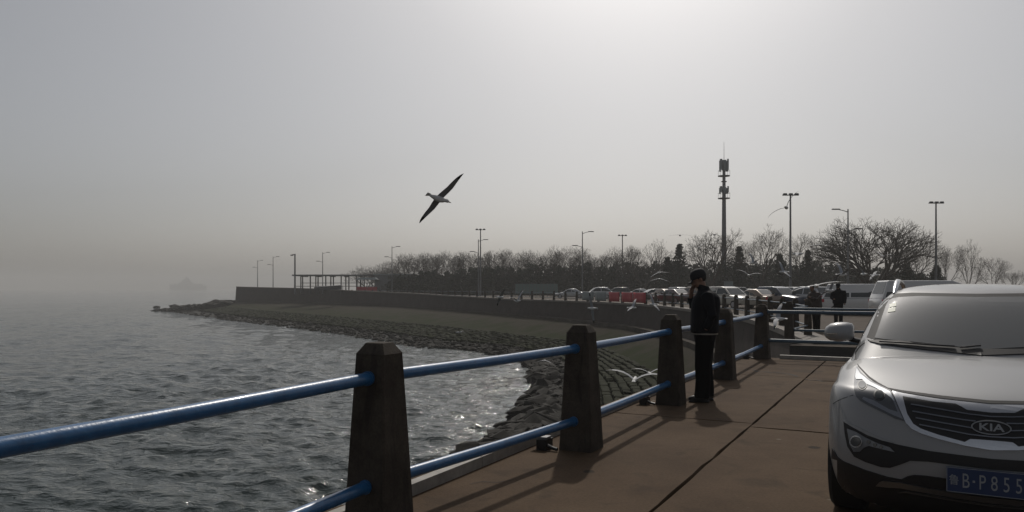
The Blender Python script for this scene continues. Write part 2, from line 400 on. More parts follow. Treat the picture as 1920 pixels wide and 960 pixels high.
tag(b.build('slipway', M['quay']), 'dark slipway floor between the two quays', kind='structure')

# pier deck: slabs with open joints ---------------------------------
def deck():
    rng = random.Random(5)
    root = tag(MB().add([A+Vector((0, 0, -.14)), B+Vector((0, 0, -.14)), C+Vector((0, 0, -.14)), Dk+Vector((0, 0, -.14))], [(0, 1, 2, 3)]).build('pier_deck', M['joint']),
               'brown concrete pier deck of jointed slabs beside the sea railing', kind='structure')
    o0 = P5
    def st(p): d = Vector((p.x, p.y, 0))-o0; return d.dot(nd), d.dot(fd)
    s1 = st(gp(1405, 800))[0]
    cross = sorted([st(gp(1405, 800))[1], st(gp(1505, 712))[1], -16.2, -22, -28, -34, -40])
    tl = [.30]+cross[::-1]
    def wob(a, u, seed): return a+.018*noise.noise(Vector((u*3.1, seed, 0)))+.010*noise.noise(Vector((u*11, seed+7, 0)))
    strips = [(-.72, s1), (s1, s1+3.6), (s1+3.6, s1+7.2), (s1+7.2, 14)]
    for si, (sa, sb) in enumerate(strips):
        tls = tl if si else [.30, -3.4, -8.45, -13.2, -18, -23, -28, -34, -40]
        for ti in range(len(tls)-1):
            t0, t1 = tls[ti], tls[ti+1]; g = .011
            n = 14; ring = []
            ea = 0 if si == 0 else 1; eb = 0 if si == 3 else 1; ec = 0 if ti == 0 else 1
            for k in range(n): u = lerp(t0, t1, k/n); ring.append((wob(sa, u, 3+si) + g if ea else sa, u))
            for k in range(n): u = lerp(sa, sb, k/n); ring.append((u, wob(t1, u, 40+si+ti*3)+g*(2.4 if si else 1)))
            for k in range(n): u = lerp(t1, t0, k/n); ring.append((wob(sb, u, 4+si)-g if eb else sb, u))
            for k in range(n): u = lerp(sb, sa, k/n); ring.append((u, wob(t0, u, 40+si+(ti-1)*3)-g*(2.4 if si else 1) if ec else t0))
            dz = rng.uniform(-.006, .0)
            P = [o0+nd*a+fd*u+Vector((0, 0, dz)) for a, u in ring]
            mbb = MB(); m_ = len(P)
            inn = [p+(sum(P, Vector())/m_-p).normalized()*.008 for p in P]
            mbb.add([p-Vector((0, 0, .02)) for p in P]+[p-Vector((0, 0, .136)) for p in P], [(i, (i+1) % m_, m_+(i+1) % m_, m_+i) for i in range(m_)])
            mbb.add([p-Vector((0, 0, .02)) for p in P]+[p for p in inn], [(i, (i+1) % m_, m_+(i+1) % m_, m_+i) for i in range(m_)])
            mbb.add(inn, tessellate_polygon([inn]))
            mbb.build('concrete_slab', M['deck'], root)
    # irregular crack running off the joint: a thin dark strip lying in the surface
    def crack(pts, wd):
        v = []; 
        for i, p in enumerate(pts):
            q = gp(*p); d = (gp(*pts[min(i+1, len(pts)-1)])-gp(*pts[max(0, i-1)])).normalized(); n = Vector((-d.y, d.x, 0))
            h = wd*(.4 if i in (0, len(pts)-1) else 1); v += [q+n*h+Vector((0, 0, .0015)), q-n*h+Vector((0, 0, .0015))]
        MB().add(v, [(2*i, 2*i+1, 2*i+3, 2*i+2) for i in range(len(pts)-1)]).build('crack', M['joint'], root)
    crack([(1411, 693), (1420, 697), (1434, 697), (1446, 699), (1455, 698), (1468, 700), (1478, 701), (1489, 704), (1497, 707)], .030)
    crack([(1509, 711), (1520, 713), (1531, 713), (1543, 715), (1550, 715)], .026)
    crack([(880, 908), (905, 903), (930, 905), (962, 900)], .006)
deck()

# kerb along the seaward edge and across the pier end
def kerb():
    root = empty('edge_kerb', P5); tag(root, 'pale stone kerb running along the pier edge outside the posts', 'kerb')
    s = -.44; t = .1
    while t > -26:
        L = 2.37; c = P5+nd*s+fd*(t-L/2)
        b = MB(); b.box((c.x-P5.x, c.y-P5.y, .045), (.085, L-.012, .09), -math.atan2(fd.x, fd.y)); b.build('kerb_stone', M['kerb'], root); t -= L
    root = empty('end_kerb', P5); tag(root, 'low pale kerb across the pier end below the cross railing', 'kerb')
    for k in range(6):
        L = 2.2; c = nd*(.35+L*k+L/2)+fd*.16
        b = MB(); b.box((c.x, c.y, .04), (L-.012, .14, .08), -math.atan2(fd.x, fd.y)); b.build('kerb_stone', M['kerb'], root)
kerb()

# ------------------------------------------------------------------ stone posts and pipe rails
RZ = -math.atan2(fd.x, fd.y)
def post_mesh(h=1.19, b0=.168, b1=.112):
    rings = []
    for z, r, c in ((-.02, b0, .012), (h*.25, lerp(b0, b1, .27), .012), (h*.6, lerp(b0, b1, .63), .012), (h-.075, b1, .012), (h-.068, b1+.002, .014), (h, b1*.62, .012), (h+.004, b1*.56, .01)):
        ring = []
        for (sx, sy) in ((1, 1), (-1, 1), (-1, -1), (1, -1)):
            a = [(sx*r, sy*(r-c)), (sx*(r-c), sy*r)]
            if sx*sy < 0: a = a[::-1]
            ring += [(p[0], p[1], z) for p in a]
        rings.append(ring)
    return MB().rings(rings)
post_me = post_mesh().mesh('post', M['post'])
def railing(name, pts, rails, label, mrail, rad=.04, first_post=True, rz=RZ, me=post_me, skip=()):
    root = empty(name, (*pts[0][:2], 0)); o = Vector((*pts[0][:2], 0)); tag(root, label, 'railing')
    for i, p in enumerate(pts):
        if i == 0 and not first_post or i in skip: continue
        q = link('post', me, root); q.location = Vector((p[0], p[1], 0))-o; q.rotation_euler.z = rz(i) if callable(rz) else rz
    for i in range(len(pts)-1):
        a = Vector((*pts[i][:2], 0))-o; c = Vector((*pts[i+1][:2], 0))-o; d = (c-a).normalized()
        for z in rails:
            k = .05
            sag = -.006
            b = MB(); b.tube([a+d*k+Vector((0, 0, z)), (a+c)/2+Vector((0, 0, z+sag)), c-d*k+Vector((0, 0, z))], rad, 14)
            r_ = b.build('rail', mrail, root, True, R(40))
            if rad > .03:
                for (e, s) in ((a, 1), (c, -1)):
                    f = MB(); w0 = .135 if z > .6 else .158
                    f.tube([e+d*s*(w0-.03)+Vector((0, 0, z)), e+d*s*(w0+.012)+Vector((0, 0, z))], rad+.007, 14); f.build('collar', mrail, r_, True, R(40))
    return root
railing('sea_railing', POSTS, (.97, .28), 'blue two pipe railing with tapered stone posts along the sea edge of the pier', M['blue'])
endp = [P5+nd*(3.4*k) for k in range(5)]
railing('end_railing', endp, (1.03, .40), 'two pipe railing closing the end of the pier before the slipway', M['bluefar'], first_post=False)
q0 = gp(1480, 640); farp = [q0+nd*(3.3*k) for k in range(5)]
railing('slipway_railing', farp, (.95, .33), 'two pipe railing along the far side of the slipway behind the pier end', M['bluefar'], rad=.036, first_post=False)
# promenade railing follows the seawall
pp = [Vector((q0.x, q0.y, 0))]; t = 3.1
Wv = [(*q, 0) for q in W]
while t < 17.8:
    p = path_at(Wv, t); q = path_at(Wv, t+.03); d = (q-p).normalized(); p = p+Vector((d.y, -d.x, 0))*.75
    if (p-pp[-1]).length >= 3.2: pp.append(p)
    t += .01
far_post = post_mesh(1.15, .13, .10).mesh('post', M['post'])
railing('promenade_railing', pp, (.95, .33), 'long pipe railing with stone posts on top of the curving seawall', M['bluefar'], rad=.028, me=far_post,
        rz=lambda i: math.atan2(*( (pp[min(i+1, len(pp)-1)]-pp[max(i-1, 0)]).yx)))
# small black fittings clamped beside the post feet
for i, lab in ((2, 'small black cable fitting at the seaward foot of the second full post'), (3, 'small black cable fitting at the foot of the post beside the standing man'), (5, 'small black cable fitting at the foot of the corner post')):
    p = Vector((*POSTS[i], 0))-nd*.30-fd*.20
    root = empty('cable_fitting', p, RZ); tag(root, lab, 'fitting', 'cable fittings at post feet')
    MB().box((0, 0, .05), (.10, .16, .10)).build('base', M['black'], root)
    b = MB(); b.box((-.03, .0, .112), (.15, .11, .022)); b.build('cover', M['steel'], root)
    b = MB(); b.tube([(.05, -.05, .05), (.10, -.05, .03), (.16, -.06, .02)], .018, 8); b.build('pipe_stub', M['black'], root)

# ------------------------------------------------------------------ the silver car in the foreground
M['paint'] = mat('silver_paint', (.265, .27, .275), .4, metal=.0, coat=.6, spec=.4)
M['glass'] = mat('dark_glass', (.035, .042, .042), .03, spec=.5, coat=.35)
M['wind'] = mat('windscreen_glass', (.085, .09, .09), .06, spec=.6, coat=.3)
M['lens'] = mat('lamp_lens', (.05, .055, .06), .05, coat=1.0)
M['chrome'] = mat('satin_chrome', (.55, .56, .58), .22, metal=1)
M['darkchrome'] = mat('dark_chrome', (.22, .23, .25), .3, metal=.9)
M['gap'] = mat('panel_gap', (.006, .006, .007), .7)
M['clad'] = mat('black_cladding', (.012, .012, .013), .6)
M['tyre'] = mat('tyre_rubber', (.014, .014, .014), .85)
M['rim'] = mat('alloy_rim', (.35, .35, .36), .35, metal=.8)
M['plate'] = mat('blue_plate', (.008, .028, .095), .4)
M['platetext'] = mat('plate_lettering', (.26, .28, .30), .5)
M['sticker'] = mat('windscreen_sticker', (.22, .27, .17), .5)
M['ring'] = mat('lamp_ring', (.035, .037, .04), .5)
M['badge'] = mat('badge_metal', (.26, .265, .27), .35, metal=.9)
M['reflect'] = mat('lamp_reflector', (.65, .67, .68), .12, metal=1)

YAW = R(29)
Fv = Vector((-math.sin(YAW), -math.cos(YAW), 0)); Lv = Vector((math.cos(YAW), -math.sin(YAW), 0))
NOSE = Vector((2.70, 4.33, 0))+Fv*.07
ROT = math.atan2(Fv.y, Fv.x)
CARM = Matrix.Translation(NOSE) @ Matrix.Rotation(ROT, 4, 'Z'); CARI = CARM.inverted()

def hero_body():
    prof = [(-.20, .17), (-.09, .21), (-.03, .32), (0, .45), (-.005, .56), (-.02, .66), (-.065, .77), (-.10, .845), (-.15, .885), (-.32, .945), (-.62, 1.01), (-.95, 1.06), (-1.17, 1.085)]
    yf = [0, .22, .44, .62, .76, .86, .915, .93]; dxf = [0, .012, .05, .115, .21, .355, .55, .80]
    yh = [0, .21, .42, .60, .73, .815, .87, .90]; dzh = [0, .002, .006, .012, .025, .05, .085, .13]
    dzf = [0, 0, .01, .022, .03, .03, .01, -.01]
    tuck = [.90, .945, .98, 1, 1, 1, 1, .99, .975]; mixx = {9: .66, 10: .40, 11: .22, 12: .13}
    cols = []
    for v in range(8):
        c = []
        for u in range(13):
            x, z = prof[u]
            if u <= 8:
                zz = z+(dzf[v]*(u/8))
                if v >= 5 and u >= 6: zz += 0
                c.append((x-dxf[v]*(1-.10*max(0, u-5)/3), yf[v]*tuck[u], zz))
            else:
                c.append((x-dxf[v]*mixx[u], yh[v], z-dzh[v]*(.55+.15*(u-9))))
        cols.append(c)
    zs = [.20, .24, .33, .45, .56, .66, .76, .845, .90, .93, .955, .975, .99]
    ys = [.85, .87, .90, .92, .925, .925, .925, .92, .91, .90, .89, .88, .87]
    for x in (-1.55, -2.2, -3.0, -3.65, -4.05):
        k = 1 if x > -3.7 else .97
        c = [(x, ys[u]*k, zs[u]+(.02 if x < -2 else 0)) for u in range(13)]; cols.append(c)
    for (x, k) in ((-4.32, .86), (-4.42, .5), (-4.44, 0)):
        cols.append([(x+(.10 if u < 2 else 0)+(.04*max(0, u-8)), ys[u]*k, zs[u]+.02) for u in range(13)])
    nc = len(cols); b = MB(); v = []; f = []
    for s in (1, -1):
        o = len(v); v += [(p[0], s*p[1], p[2]) for c in cols for p in c]
        for i in range(nc-1):
            for u in range(12):
                q = (o+i*13+u, o+(i+1)*13+u, o+(i+1)*13+u+1, o+i*13+u+1); f.append(q if s > 0 else q[::-1])
    H = nc*13
    for i in range(nc-1):
        for u in (0, 12): f.append((i*13+u, (i+1)*13+u, H+(i+1)*13+u, H+i*13+u))
    b.add(v, f); me = b.mesh('body', M['paint'])
    bm = bmesh.new(); bm.from_mesh(me); bmesh.ops.remove_doubles(bm, verts=bm.verts[:], dist=1e-4)
    bmesh.ops.dissolve_degenerate(bm, edges=bm.edges[:], dist=1e-5)
    bmesh.ops.recalc_face_normals(bm, faces=bm.faces[:]); bm.to_mesh(me); bm.free()
    me.polygons.foreach_set('use_smooth', [True]*len(me.polygons))
    return me
def hero_cabin():
    lv = [(1.00, -1.02, .86, -4.30), (1.075, -1.155, .835, -4.28), (1.20, -1.37, .79, -4.20), (1.34, -1.62, .735, -4.08), (1.455, -1.84, .67, -3.95), (1.52, -2.00, .60, -3.85), (1.555, -2.14, .51, -3.75), (1.578, -2.40, .34, -3.5), (1.588, -2.7, .15, -3.2)]
    v = []; f = []
    tt = [(0, 0), (.008, .28), (.035, .55), (.085, .80), (.16, .945), (.36, 1.0)]
    N = 0
    for (z, xf, w_, xr) in lv:
        half = [(xf-dx, y*w_) for dx, y in tt]
        xm = lerp(half[-1][0], xr, .45); half.append((xm, w_*1.02)); half.append((lerp(half[-1][0], xr, .6), w_*1.0))
        half += [(xr+.16, w_*.93), (xr+.02, w_*.6), (xr, 0)]
        crown = max(0, z-1.5)*.0
        loop = half+[(x, -y) for x, y in half[-2:0:-1]]
        N = len(loop); v += [(x, y, z-.0*abs(y)) for x, y in loop]
    for i in range(len(lv)-1):
        for k in range(N): f.append((i*N+k, i*N+(k+1) % N, (i+1)*N+(k+1) % N, (i+1)*N+k))
    f.append(tuple((len(lv)-1)*N+k for k in range(N)))
    b = MB(); b.add(v, f); me = b.mesh('cabin', M['paint'], True); return me

def hero_car():
    root = empty('parked_car', NOSE, ROT)
    tag(root, 'silver SUV with blue number plate parked on the pier facing the viewer', 'car')
    bo = link('body', hero_body(), root); m = bo.modifiers.new('s', 'SUBSURF'); m.levels = m.render_levels = 3
    # wheel arches
    cuts = []
    for x in (-.90, -3.54):
        for s in (1, -1):
            c = MB(); c.tube([(x, s*.60, .36), (x, s*1.2, .36)], .405, 40)
            co = c.build('cutter', M['clad'], root); cuts.append(co)
    bpy.context.view_layer.update()
    for co in cuts:
        k = bo.modifiers.new('b', 'BOOLEAN'); k.operation = 'DIFFERENCE'; k.object = co; k.solver = 'EXACT'
    evald(bo)
    for co in cuts: bpy.data.objects.remove(co)
    bo.data.polygons.foreach_set('use_smooth', [True]*len(bo.data.polygons))
    bm = bmesh.new(); bm.from_mesh(bo.data)
    for e in bm.edges: e.smooth = e.calc_face_angle(3) < R(35)
    bm.to_mesh(bo.data); bm.free()
    ca = link('cabin', hero_cabin(), root); m = ca.modifiers.new('s', 'SUBSURF'); m.levels = m.render_levels = 2
    evald(ca)
    vv = []; ff = []
    for o in (bo, ca):
        off = len(vv); vv += [CARM @ v.co for v in o.data.vertices]; ff += [tuple(i+off for i in p.vertices) for p in o.data.polygons]
    bvh = BVHTree.FromPolygons(vv, ff)
    eye = Vector((0, 0, CAM_H))
    def hit(x, y, D0=[5.0]):
        d = (px(x, y, 1.0)-eye).normalized(); loc, n, i, dist = bvh.ray_cast(eye, d)
        if loc is None or dist > 12:
            p = eye+d*D0[0]; loc, n, i, dd = bvh.find_nearest(p)
        else: D0[0] = dist
        if n.dot(d) > 0: n = -n
        l = CARI @ loc; nl = CARI.to_3x3() @ n
        return l, nl
    def patch(name, poly, m, parent, off=.003, step=7, both=True, half=False, skirt=.006, smooth=True):
        # outline traced in photo pixels, laid on the car's own surface; mirrored to the other side
        pts = []
        n = len(poly)
        for i in range(n):
            a, c = Vector(poly[i]), Vector(poly[(i+1) % n]); k = max(1, int((c-a).length/step))
            pts += [a.lerp(c, j/k) for j in range(k)]
        nb = len(pts)
        xs = [p.x for p in pts]; ys_ = [p.y for p in pts]
        gx = min(xs)+step/2
        while gx < max(xs):
            gy = min(ys_)+step/2
            while gy < max(ys_):
                q = Vector((gx, gy)); ins = False; dmin = 1e9
                for i in range(nb):
                    a, c = pts[i], pts[(i+1) % nb]
                    if (a.y > gy) != (c.y > gy) and gx < (c.x-a.x)*(gy-a.y)/(c.y-a.y)+a.x: ins = not ins
                    dmin = min(dmin, (q-a).length)
                if ins and dmin > step*.45: pts.append(q)
                gy += step
            gx += step
        r = delaunay_2d_cdt(pts, [], [list(range(nb))], 1, 1e-4)
        P, Fc = r[0], r[2]
        L3 = []; cen = 1828.5 if max(xs) < 1842 else (1838 if max(xs) < 1846 else 1853.5)
        for p in P:
            l, nl = hit(p.x, p.y); l = l+nl*off
            if half and (l.y > -.004 or p.x >= cen): l.y = 0
            L3.append((l, nl))
        edges = {}
        for t_ in Fc:
            for i in range(len(t_)):
                e = (t_[i], t_[(i+1) % len(t_)]); edges[e] = 1
        bd = [e for e in edges if (e[1], e[0]) not in edges]
        out = []
        for s in ((1, -1) if both else (1,)):
            b = MB(); b.add([(l.x, s*l.y, l.z) for l, _ in L3], Fc)
            if skirt:
                o = len(b.v)
                inn = [(l-nl*(off+skirt)) for l, nl in L3]
                b.add([(l.x, s*l.y, l.z) for l, _ in L3]+[(l.x, s*l.y, l.z) for l in inn], [(e[0], e[1], e[1]+len(L3), e[0]+len(L3)) for e in bd])
            if half and s < 0:
                prev = out[0]; bmx = bmesh.new(); bmx.from_mesh(prev.data)
                tmp = b.mesh('t', m); bmx.from_mesh(tmp); bmesh.ops.remove_doubles(bmx, verts=bmx.verts[:], dist=2e-4)
                bmx.to_mesh(prev.data); bmx.free(); bpy.data.meshes.remove(tmp)
                continue
            o_ = b.build(name, m, parent, smooth, R(35)); out.append(o_)
        return out
    def ribbon(name, line, wd, m, parent, off=.004, both=True, half=False, skirt=.004):
        L = [Vector(p) for p in line]; up = []; dn = []
        for i, p in enumerate(L):
            d = (L[min(i+1, len(L)-1)]-L[max(i-1, 0)]).normalized(); n = Vector((-d.y, d.x)); ww = wd[i] if hasattr(wd, '__len__') else wd
            up.append(p+n*ww/2); dn.append(p-n*ww/2)
        return patch(name, up+dn[::-1], m, parent, off, 9, both, half, skirt)
    # --- glass
    patch('windshield_seal', [(1625, 633), (1634, 611), (1645, 584), (1654, 560), (1662, 554), (1673, 551), (1711, 549), (1760, 550), (1829, 551), (1839, 658), (1780, 651), (1705, 644), (1650, 640)], M['gap'], root, .002, half=True)
    ws = patch('windshield', [(1640, 634), (1645, 622), (1653, 598), (1661, 575), (1667, 564), (1674, 560), (1686, 558), (1720, 556), (1790, 557), (1829, 558), (1839, 656), (1780, 649), (1705, 641), (1660, 637)], M['wind'], root, .005, half=True)[0]
    patch('sticker', [(1668, 572), (1681, 568), (1681, 575), (1669, 578)], M['sticker'], ws, .008, both=False)
    patch('sticker', [(1666, 580), (1680, 577), (1679, 585), (1665, 587)], M['sticker'], ws, .008, both=False)
    patch('cowl', [(1627, 637), (1640, 639), (1686, 640), (1705, 642), (1718, 646), (1770, 651), (1843, 656), (1843, 668), (1780, 661), (1740, 657), (1690, 651), (1652, 646), (1632, 641)], M['clad'], root, .008, half=True)
    # --- hood shut line
    ribbon('hood_gap', [(1621, 643), (1611, 651), (1605, 660), (1604, 672), (1610, 687), (1629, 707), (1646, 719), (1664, 729), (1690, 734), (1718, 738), (1760, 744), (1800, 748.5), (1854, 754)], [1.5, 1.6, 1.8, 1.8, 2, 2.6, 3.2, 3.6, 4, 4.4, 5, 5.2, 5.5], M['gap'], root, .003, half=True)
    ribbon('door_gap', [(1562, 757), (1572, 751), (1584, 746), (1600, 741)], .9, M['gap'], root, .002)
    # --- headlamps
    hl = patch('headlight', [(1607, 687), (1615, 699), (1633, 714.5), (1651.5, 724.5), (1670.5, 733), (1685, 760), (1698, 791), (1676.5, 784), (1651.5, 771.5), (1629, 760.5), (1614, 752), (1606, 744), (1601.5, 729), (1602, 710), (1604, 697)], M['lens'], root, .006, 6)
    for k, s in enumerate((1, -1)):
        h = hl[k]
        def sub(name, pl, m, off, step=5):
            o1 = patch(name, pl, m, h, off, step, both=False, skirt=.003)[0]
            if s < 0:
                o1.data.transform(Matrix.Scale(-1, 4, (0, 1, 0))); o1.data.flip_normals()
        sub('chrome_trim', [(1606.5, 691), (1613, 702), (1632, 717.5), (1651, 727.5), (1669, 736), (1680, 757), (1672, 748), (1658, 738), (1640, 728), (1625, 722), (1617, 713), (1606, 713), (1604, 708)], M['reflect'], .009)
        sub('bezel', [(1674, 742), (1694, 786), (1676, 779), (1652, 767), (1630, 756), (1618, 749), (1620, 745), (1640, 752), (1668, 768), (1684, 773), (1676, 754)], M['darkchrome'], .009)
        for (cx_, cy_, r_) in ((1617, 723.5, 9.5), (1649.5, 741.5, 11)):
            C_ = [(cx_+r_*math.cos(a*PI/9), cy_+r_*.95*math.sin(a*PI/9)) for a in range(18)]
            sub('projector_ring', C_, M['ring'], .0085)
            C_ = [(cx_+r_*.74*math.cos(a*PI/9), cy_+r_*.7*math.sin(a*PI/9)) for a in range(18)]
            sub('projector', C_, M['glass'], .011)
    # --- grille
    patch('grille_surround', [(1673, 735), (1693, 739.5), (1750, 749.5), (1820, 757), (1856, 761), (1856, 844), (1810, 836), (1760, 823.5), (1727, 813), (1710, 804.5), (1699, 793), (1687, 766)], M['chrome'], root, .010, half=True)
    gr = patch('grille', [(1693, 746), (1750, 756), (1792, 760), (1803, 765), (1813, 770.5), (1857, 775.5), (1857, 826), (1830, 824), (1819, 823.5), (1809, 829), (1760, 815.5), (1727, 804), (1713, 795), (1702, 777)], M['clad'], root, .014, half=True, skirt=.002)[0]
    for ln in ([(1709, 760.5), (1760, 769), (1817, 778.5), (1857, 783)], [(1712, 772.5), (1760, 781), (1810, 789), (1829, 791)], [(1718, 784.5), (1760, 792.5), (1810, 801.5), (1828, 804.5)], [(1725, 797), (1760, 804), (1817, 815.5), (1857, 820)]):
        ribbon('slat', ln, 1.8, M['darkchrome'], gr, .020, half=ln[-1][0] > 1850)
    # --- lower bumper
    patch('lower_bumper', [(1562, 839), (1571, 856), (1582, 864.5), (1623, 881), (1665, 894), (1690, 898.5), (1702, 892.5), (1715, 890), (1740, 892), (1775, 897), (1856, 907), (1856, 985), (1780, 985), (1700, 978), (1620, 965), (1566, 945), (1558, 890)], M['clad'], root, .007, 9, half=True)
    it = patch('air_intake', [(1583, 790), (1602.5, 801.5), (1629.5, 816), (1656.5, 826.5), (1681.5, 833), (1740, 845), (1800, 853), (1857, 860), (1857, 880), (1775, 870), (1740, 865.5), (1707, 864), (1690, 870.5), (1669, 877), (1652, 875.5), (1623, 866), (1602.5, 856), (1590, 837), (1585, 812)], M['clad'], root, .006, 8, half=True)[0]
    ribbon('bumper_lip', [(1582, 789), (1602, 799.5), (1629, 813.5), (1656, 824.5), (1676, 830)], [1.5, 4.5, 5.5, 3.5, .6], M['paint'], root, .010)
    fl = patch('fog_lamp', [(1590, 804), (1606.5, 810), (1623, 820), (1648, 832), (1669, 838.5), (1678, 847.5), (1656.5, 842.5), (1630, 836), (1621, 839.5), (1613, 847), (1602.5, 847), (1595, 833)], M['darkchrome'], root, .009, 5)
    for k, s in enumerate((1, -1)):
        for (cx_, cy_, r_, m_, of) in ((1607.5, 828, 11.5, M['chrome'], .014), (1607.5, 828, 9, M['lens'], .018), (1630, 829, 4, M['lens'], .012), (1642, 834, 3.6, M['lens'], .012), (1654, 838, 3.2, M['lens'], .012)):
            o1 = patch('lamp_ring' if m_ is M['chrome'] else 'lamp_lens', [(cx_+r_*math.cos(a*PI/9), cy_+r_*math.sin(a*PI/9)) for a in range(18)], m_, fl[k], of, 5, both=False, skirt=.004)[0]
            if s < 0: o1.data.transform(Matrix.Scale(-1, 4, (0, 1, 0))); o1.data.flip_normals()
    patch('skid_plate', [(1644, 909.5), (1650, 903.5), (1657, 900.5), (1686, 903), (1740, 914), (1800, 924), (1856, 931), (1856, 941), (1800, 933), (1740, 922.5), (1690, 913.5), (1665, 912)], M['darkchrome'], root, .016, half=True)
    ribbon('skid_rib', [(1684, 922), (1700, 921), (1740, 928), (1800, 938), (1856, 946)], [1, 3, 3, 3, 3], M['darkchrome'], root, .012, half=True)
    # --- number plate
    plo = MB().box((0, 0, 0), (.012, .44, .14)).build('number_plate', M['plate'], root)
    plo.location = (.028, 0, .470); plo.rotation_euler.y = R(-3)
    def text(s, size, y, parent, m, x=.008, z=0, sx=1.0, name='lettering', extr=.0008, bold=False):
        cu = bpy.data.curves.new('t', 'FONT'); cu.body = s; cu.size = size; cu.extrude = extr; cu.align_x = 'CENTER'; cu.align_y = 'CENTER'; cu.resolution_u = 3
        if bold: cu.offset = size*.018
        to = bpy.data.objects.new('t', cu); COL.objects.link(to); bpy.context.view_layer.update()
        dg = bpy.context.evaluated_depsgraph_get(); me = bpy.data.meshes.new_from_object(to.evaluated_get(dg)); bpy.data.objects.remove(to)
        me.transform(Matrix(((0, 0, 1, x), (sx, 0, 0, y), (0, 1, 0, z), (0, 0, 0, 1))))
        me.materials.clear(); me.materials.append(m)
        return link(name, me, parent)
    for ch, y in (('鲁', .038), ('B', .095), ('P', .174), ('8', .231), ('5', .288), ('5', .345)):
        text(ch, .115 if ch != '鲁' else .062, y-.22, plo, M['platetext'], sx=.62 if ch != '鲁' else .85, z=-.004)
    t_ = MB(); t_.box((.006, .134-.22, 0), (.004, .012, .012)).build('dot', M['platetext'], plo)
    for yy, zz, dy, dz in ((0, .067, .434, .003), (0, -.067, .434, .003), (-.217, 0, .003, .136), (.217, 0, .003, .136)):
        MB().box((.0065, yy, zz), (.002, dy, dz)).build('border', M['platetext'], plo)
    # --- badge
    l, nl = hit(1857, 800.5)
    bd = empty('badge', (l.x+.026, 0, l.z)); bd.parent = root; bd.rotation_euler.y = R(-14)
    ring = MB(); E_ = []
    for k in range(40):
        a = 2*PI*k/40; E_.append((a, .097, .0415))
    ring.rings([[(dx, (a_-w_)*math.cos(a), (b_-w_)*math.sin(a)) for (a, a_, b_) in E_] for dx, w_ in ((0, 0), (.008, .0015), (.008, .0065), (0, .0075))], cap=False)
    ring.build('ring', M['badge'], bd, True, R(30))
    dsk = MB(); dsk.add([(.003, .092*math.cos(a), .037*math.sin(a)) for a, _, _ in E_], [tuple(range(40))]); dsk.build('disc', M['clad'], bd)
    text('KIA', .058, 0, bd, M['badge'], x=.004, z=-.001, sx=1.35, extr=.004, bold=True)
    # --- wipers
    for pts in ([(1650, 644), (1690, 646), (1740, 650), (1790, 653)], [(1800, 655), (1815, 654), (1829, 652.5), (1839, 652)]):
        P3 = []
        for p in pts:
            l, nl = hit(*p); P3.append(l+nl*.018)
        wb = MB(); wb.tube(P3, .006, 6); wb.build('wiper', M['black'], root, True)
    # --- mirrors
    mc = CARI @ px(1576, 622, 6.15)
    for s in (1, -1):
        b = MB(); rings = []
        for (dy, ry_, rz_, rx_) in ((-.118, .01, .02, .02), (-.108, 0, .045, .055), (-.075, 0, .068, .09), (-.02, 0, .078, .105), (.04, 0, .076, .105), (.085, 0, .066, .09), (.10, 0, .045, .05)):
            rings.append([(mc.x+rx_*math.cos(a*PI/10)*(1.0 if math.cos(a*PI/10) > 0 else .55), s*(mc.y+dy), mc.z-.004+dy*.05+rz_*math.sin(a*PI/10)*(1.05 if math.sin(a*PI/10) > 0 else .95)) for a in range(20)])
        b.rings(rings); mo = b.build('mirror', M['paint'], root, True, R(60))
        b = MB(); b.rings([[(mc.x-.03+.05*math.cos(a*PI/6), s*(mc.y+.06+k*.14), mc.z-.055-k*.03+.022*math.sin(a*PI/6)) for a in range(12)] for k in (0, .5, 1)]); b.build('arm', M['clad'], mo, True, R(50))
        b = MB(); b.box((mc.x+.095, s*(mc.y-.055), mc.z-.012), (.02, .085, .010)); b.build('turn_signal', M['reflect'], mo)
    # --- roof rails
    rr = CARI @ px(1681, 534, 6.62)
    for s in (1, -1):
        b = MB(); y0 = s*rr.y
        P_ = [(rr.x+.20, y0*1.02, rr.z-.075), (rr.x+.10, y0*1.01, rr.z-.035), (rr.x-.03, y0*1.0, rr.z+.012), (rr.x-.2, y0*1.0, rr.z+.03), (rr.x-.9, y0*1.02, rr.z+.035), (rr.x-1.5, y0*1.01, rr.z+.01), (rr.x-1.75, y0*1.0, rr.z-.05)]
        b.tube(P_, [.010, .020, .024, .022, .020, .020, .02], 10); b.build('roof_rail', M['chrome'], root, True, R(50))
    # --- side windows, lamps and handles laid on the flanks
    def side(name, pl, m, off=.004):
        for s in (1, -1):
            pts = [Vector(p) for p in pl]; r = []
            for i in range(len(pts)):
                a, c = pts[i], pts[(i+1) % len(pts)]; k = max(1, int((c-a).length/.09)); r += [a.lerp(c, j/k) for j in range(k)]
            V = []
            for p in r:
                o_ = CARM @ Vector((p.x, s*2, p.y)); d = CARM.to_3x3() @ Vector((0, -s, 0)); loc, n, i, dd = bvh.ray_cast(o_, d)
                q = CARI @ loc if loc else Vector((p.x, s*.8, p.y)); V.append(Vector((q.x, q.y+s*off, q.z)))
            ce = sum(V, Vector())/len(V)
            b = MB(); b.add(V+[v-Vector((0, s*.012, 0)) for v in V], tessellate_polygon([[Vector((v.x, v.z, 0)) for v in V]])+[(i, (i+1) % len(V), len(V)+(i+1) % len(V), len(V)+i) for i in range(len(V))]); b.build(name, m, root, True, R(30))
    side('side_window', [(-1.62, 1.05), (-2.0, 1.38), (-2.5, 1.46), (-2.5, 1.05)], M['glass'])
    side('side_window', [(-2.58, 1.05), (-2.58, 1.465), (-3.1, 1.455), (-3.35, 1.1)], M['glass'])
    side('side_window', [(-3.44, 1.12), (-3.2, 1.44), (-3.55, 1.40), (-3.85, 1.2)], M['glass'])
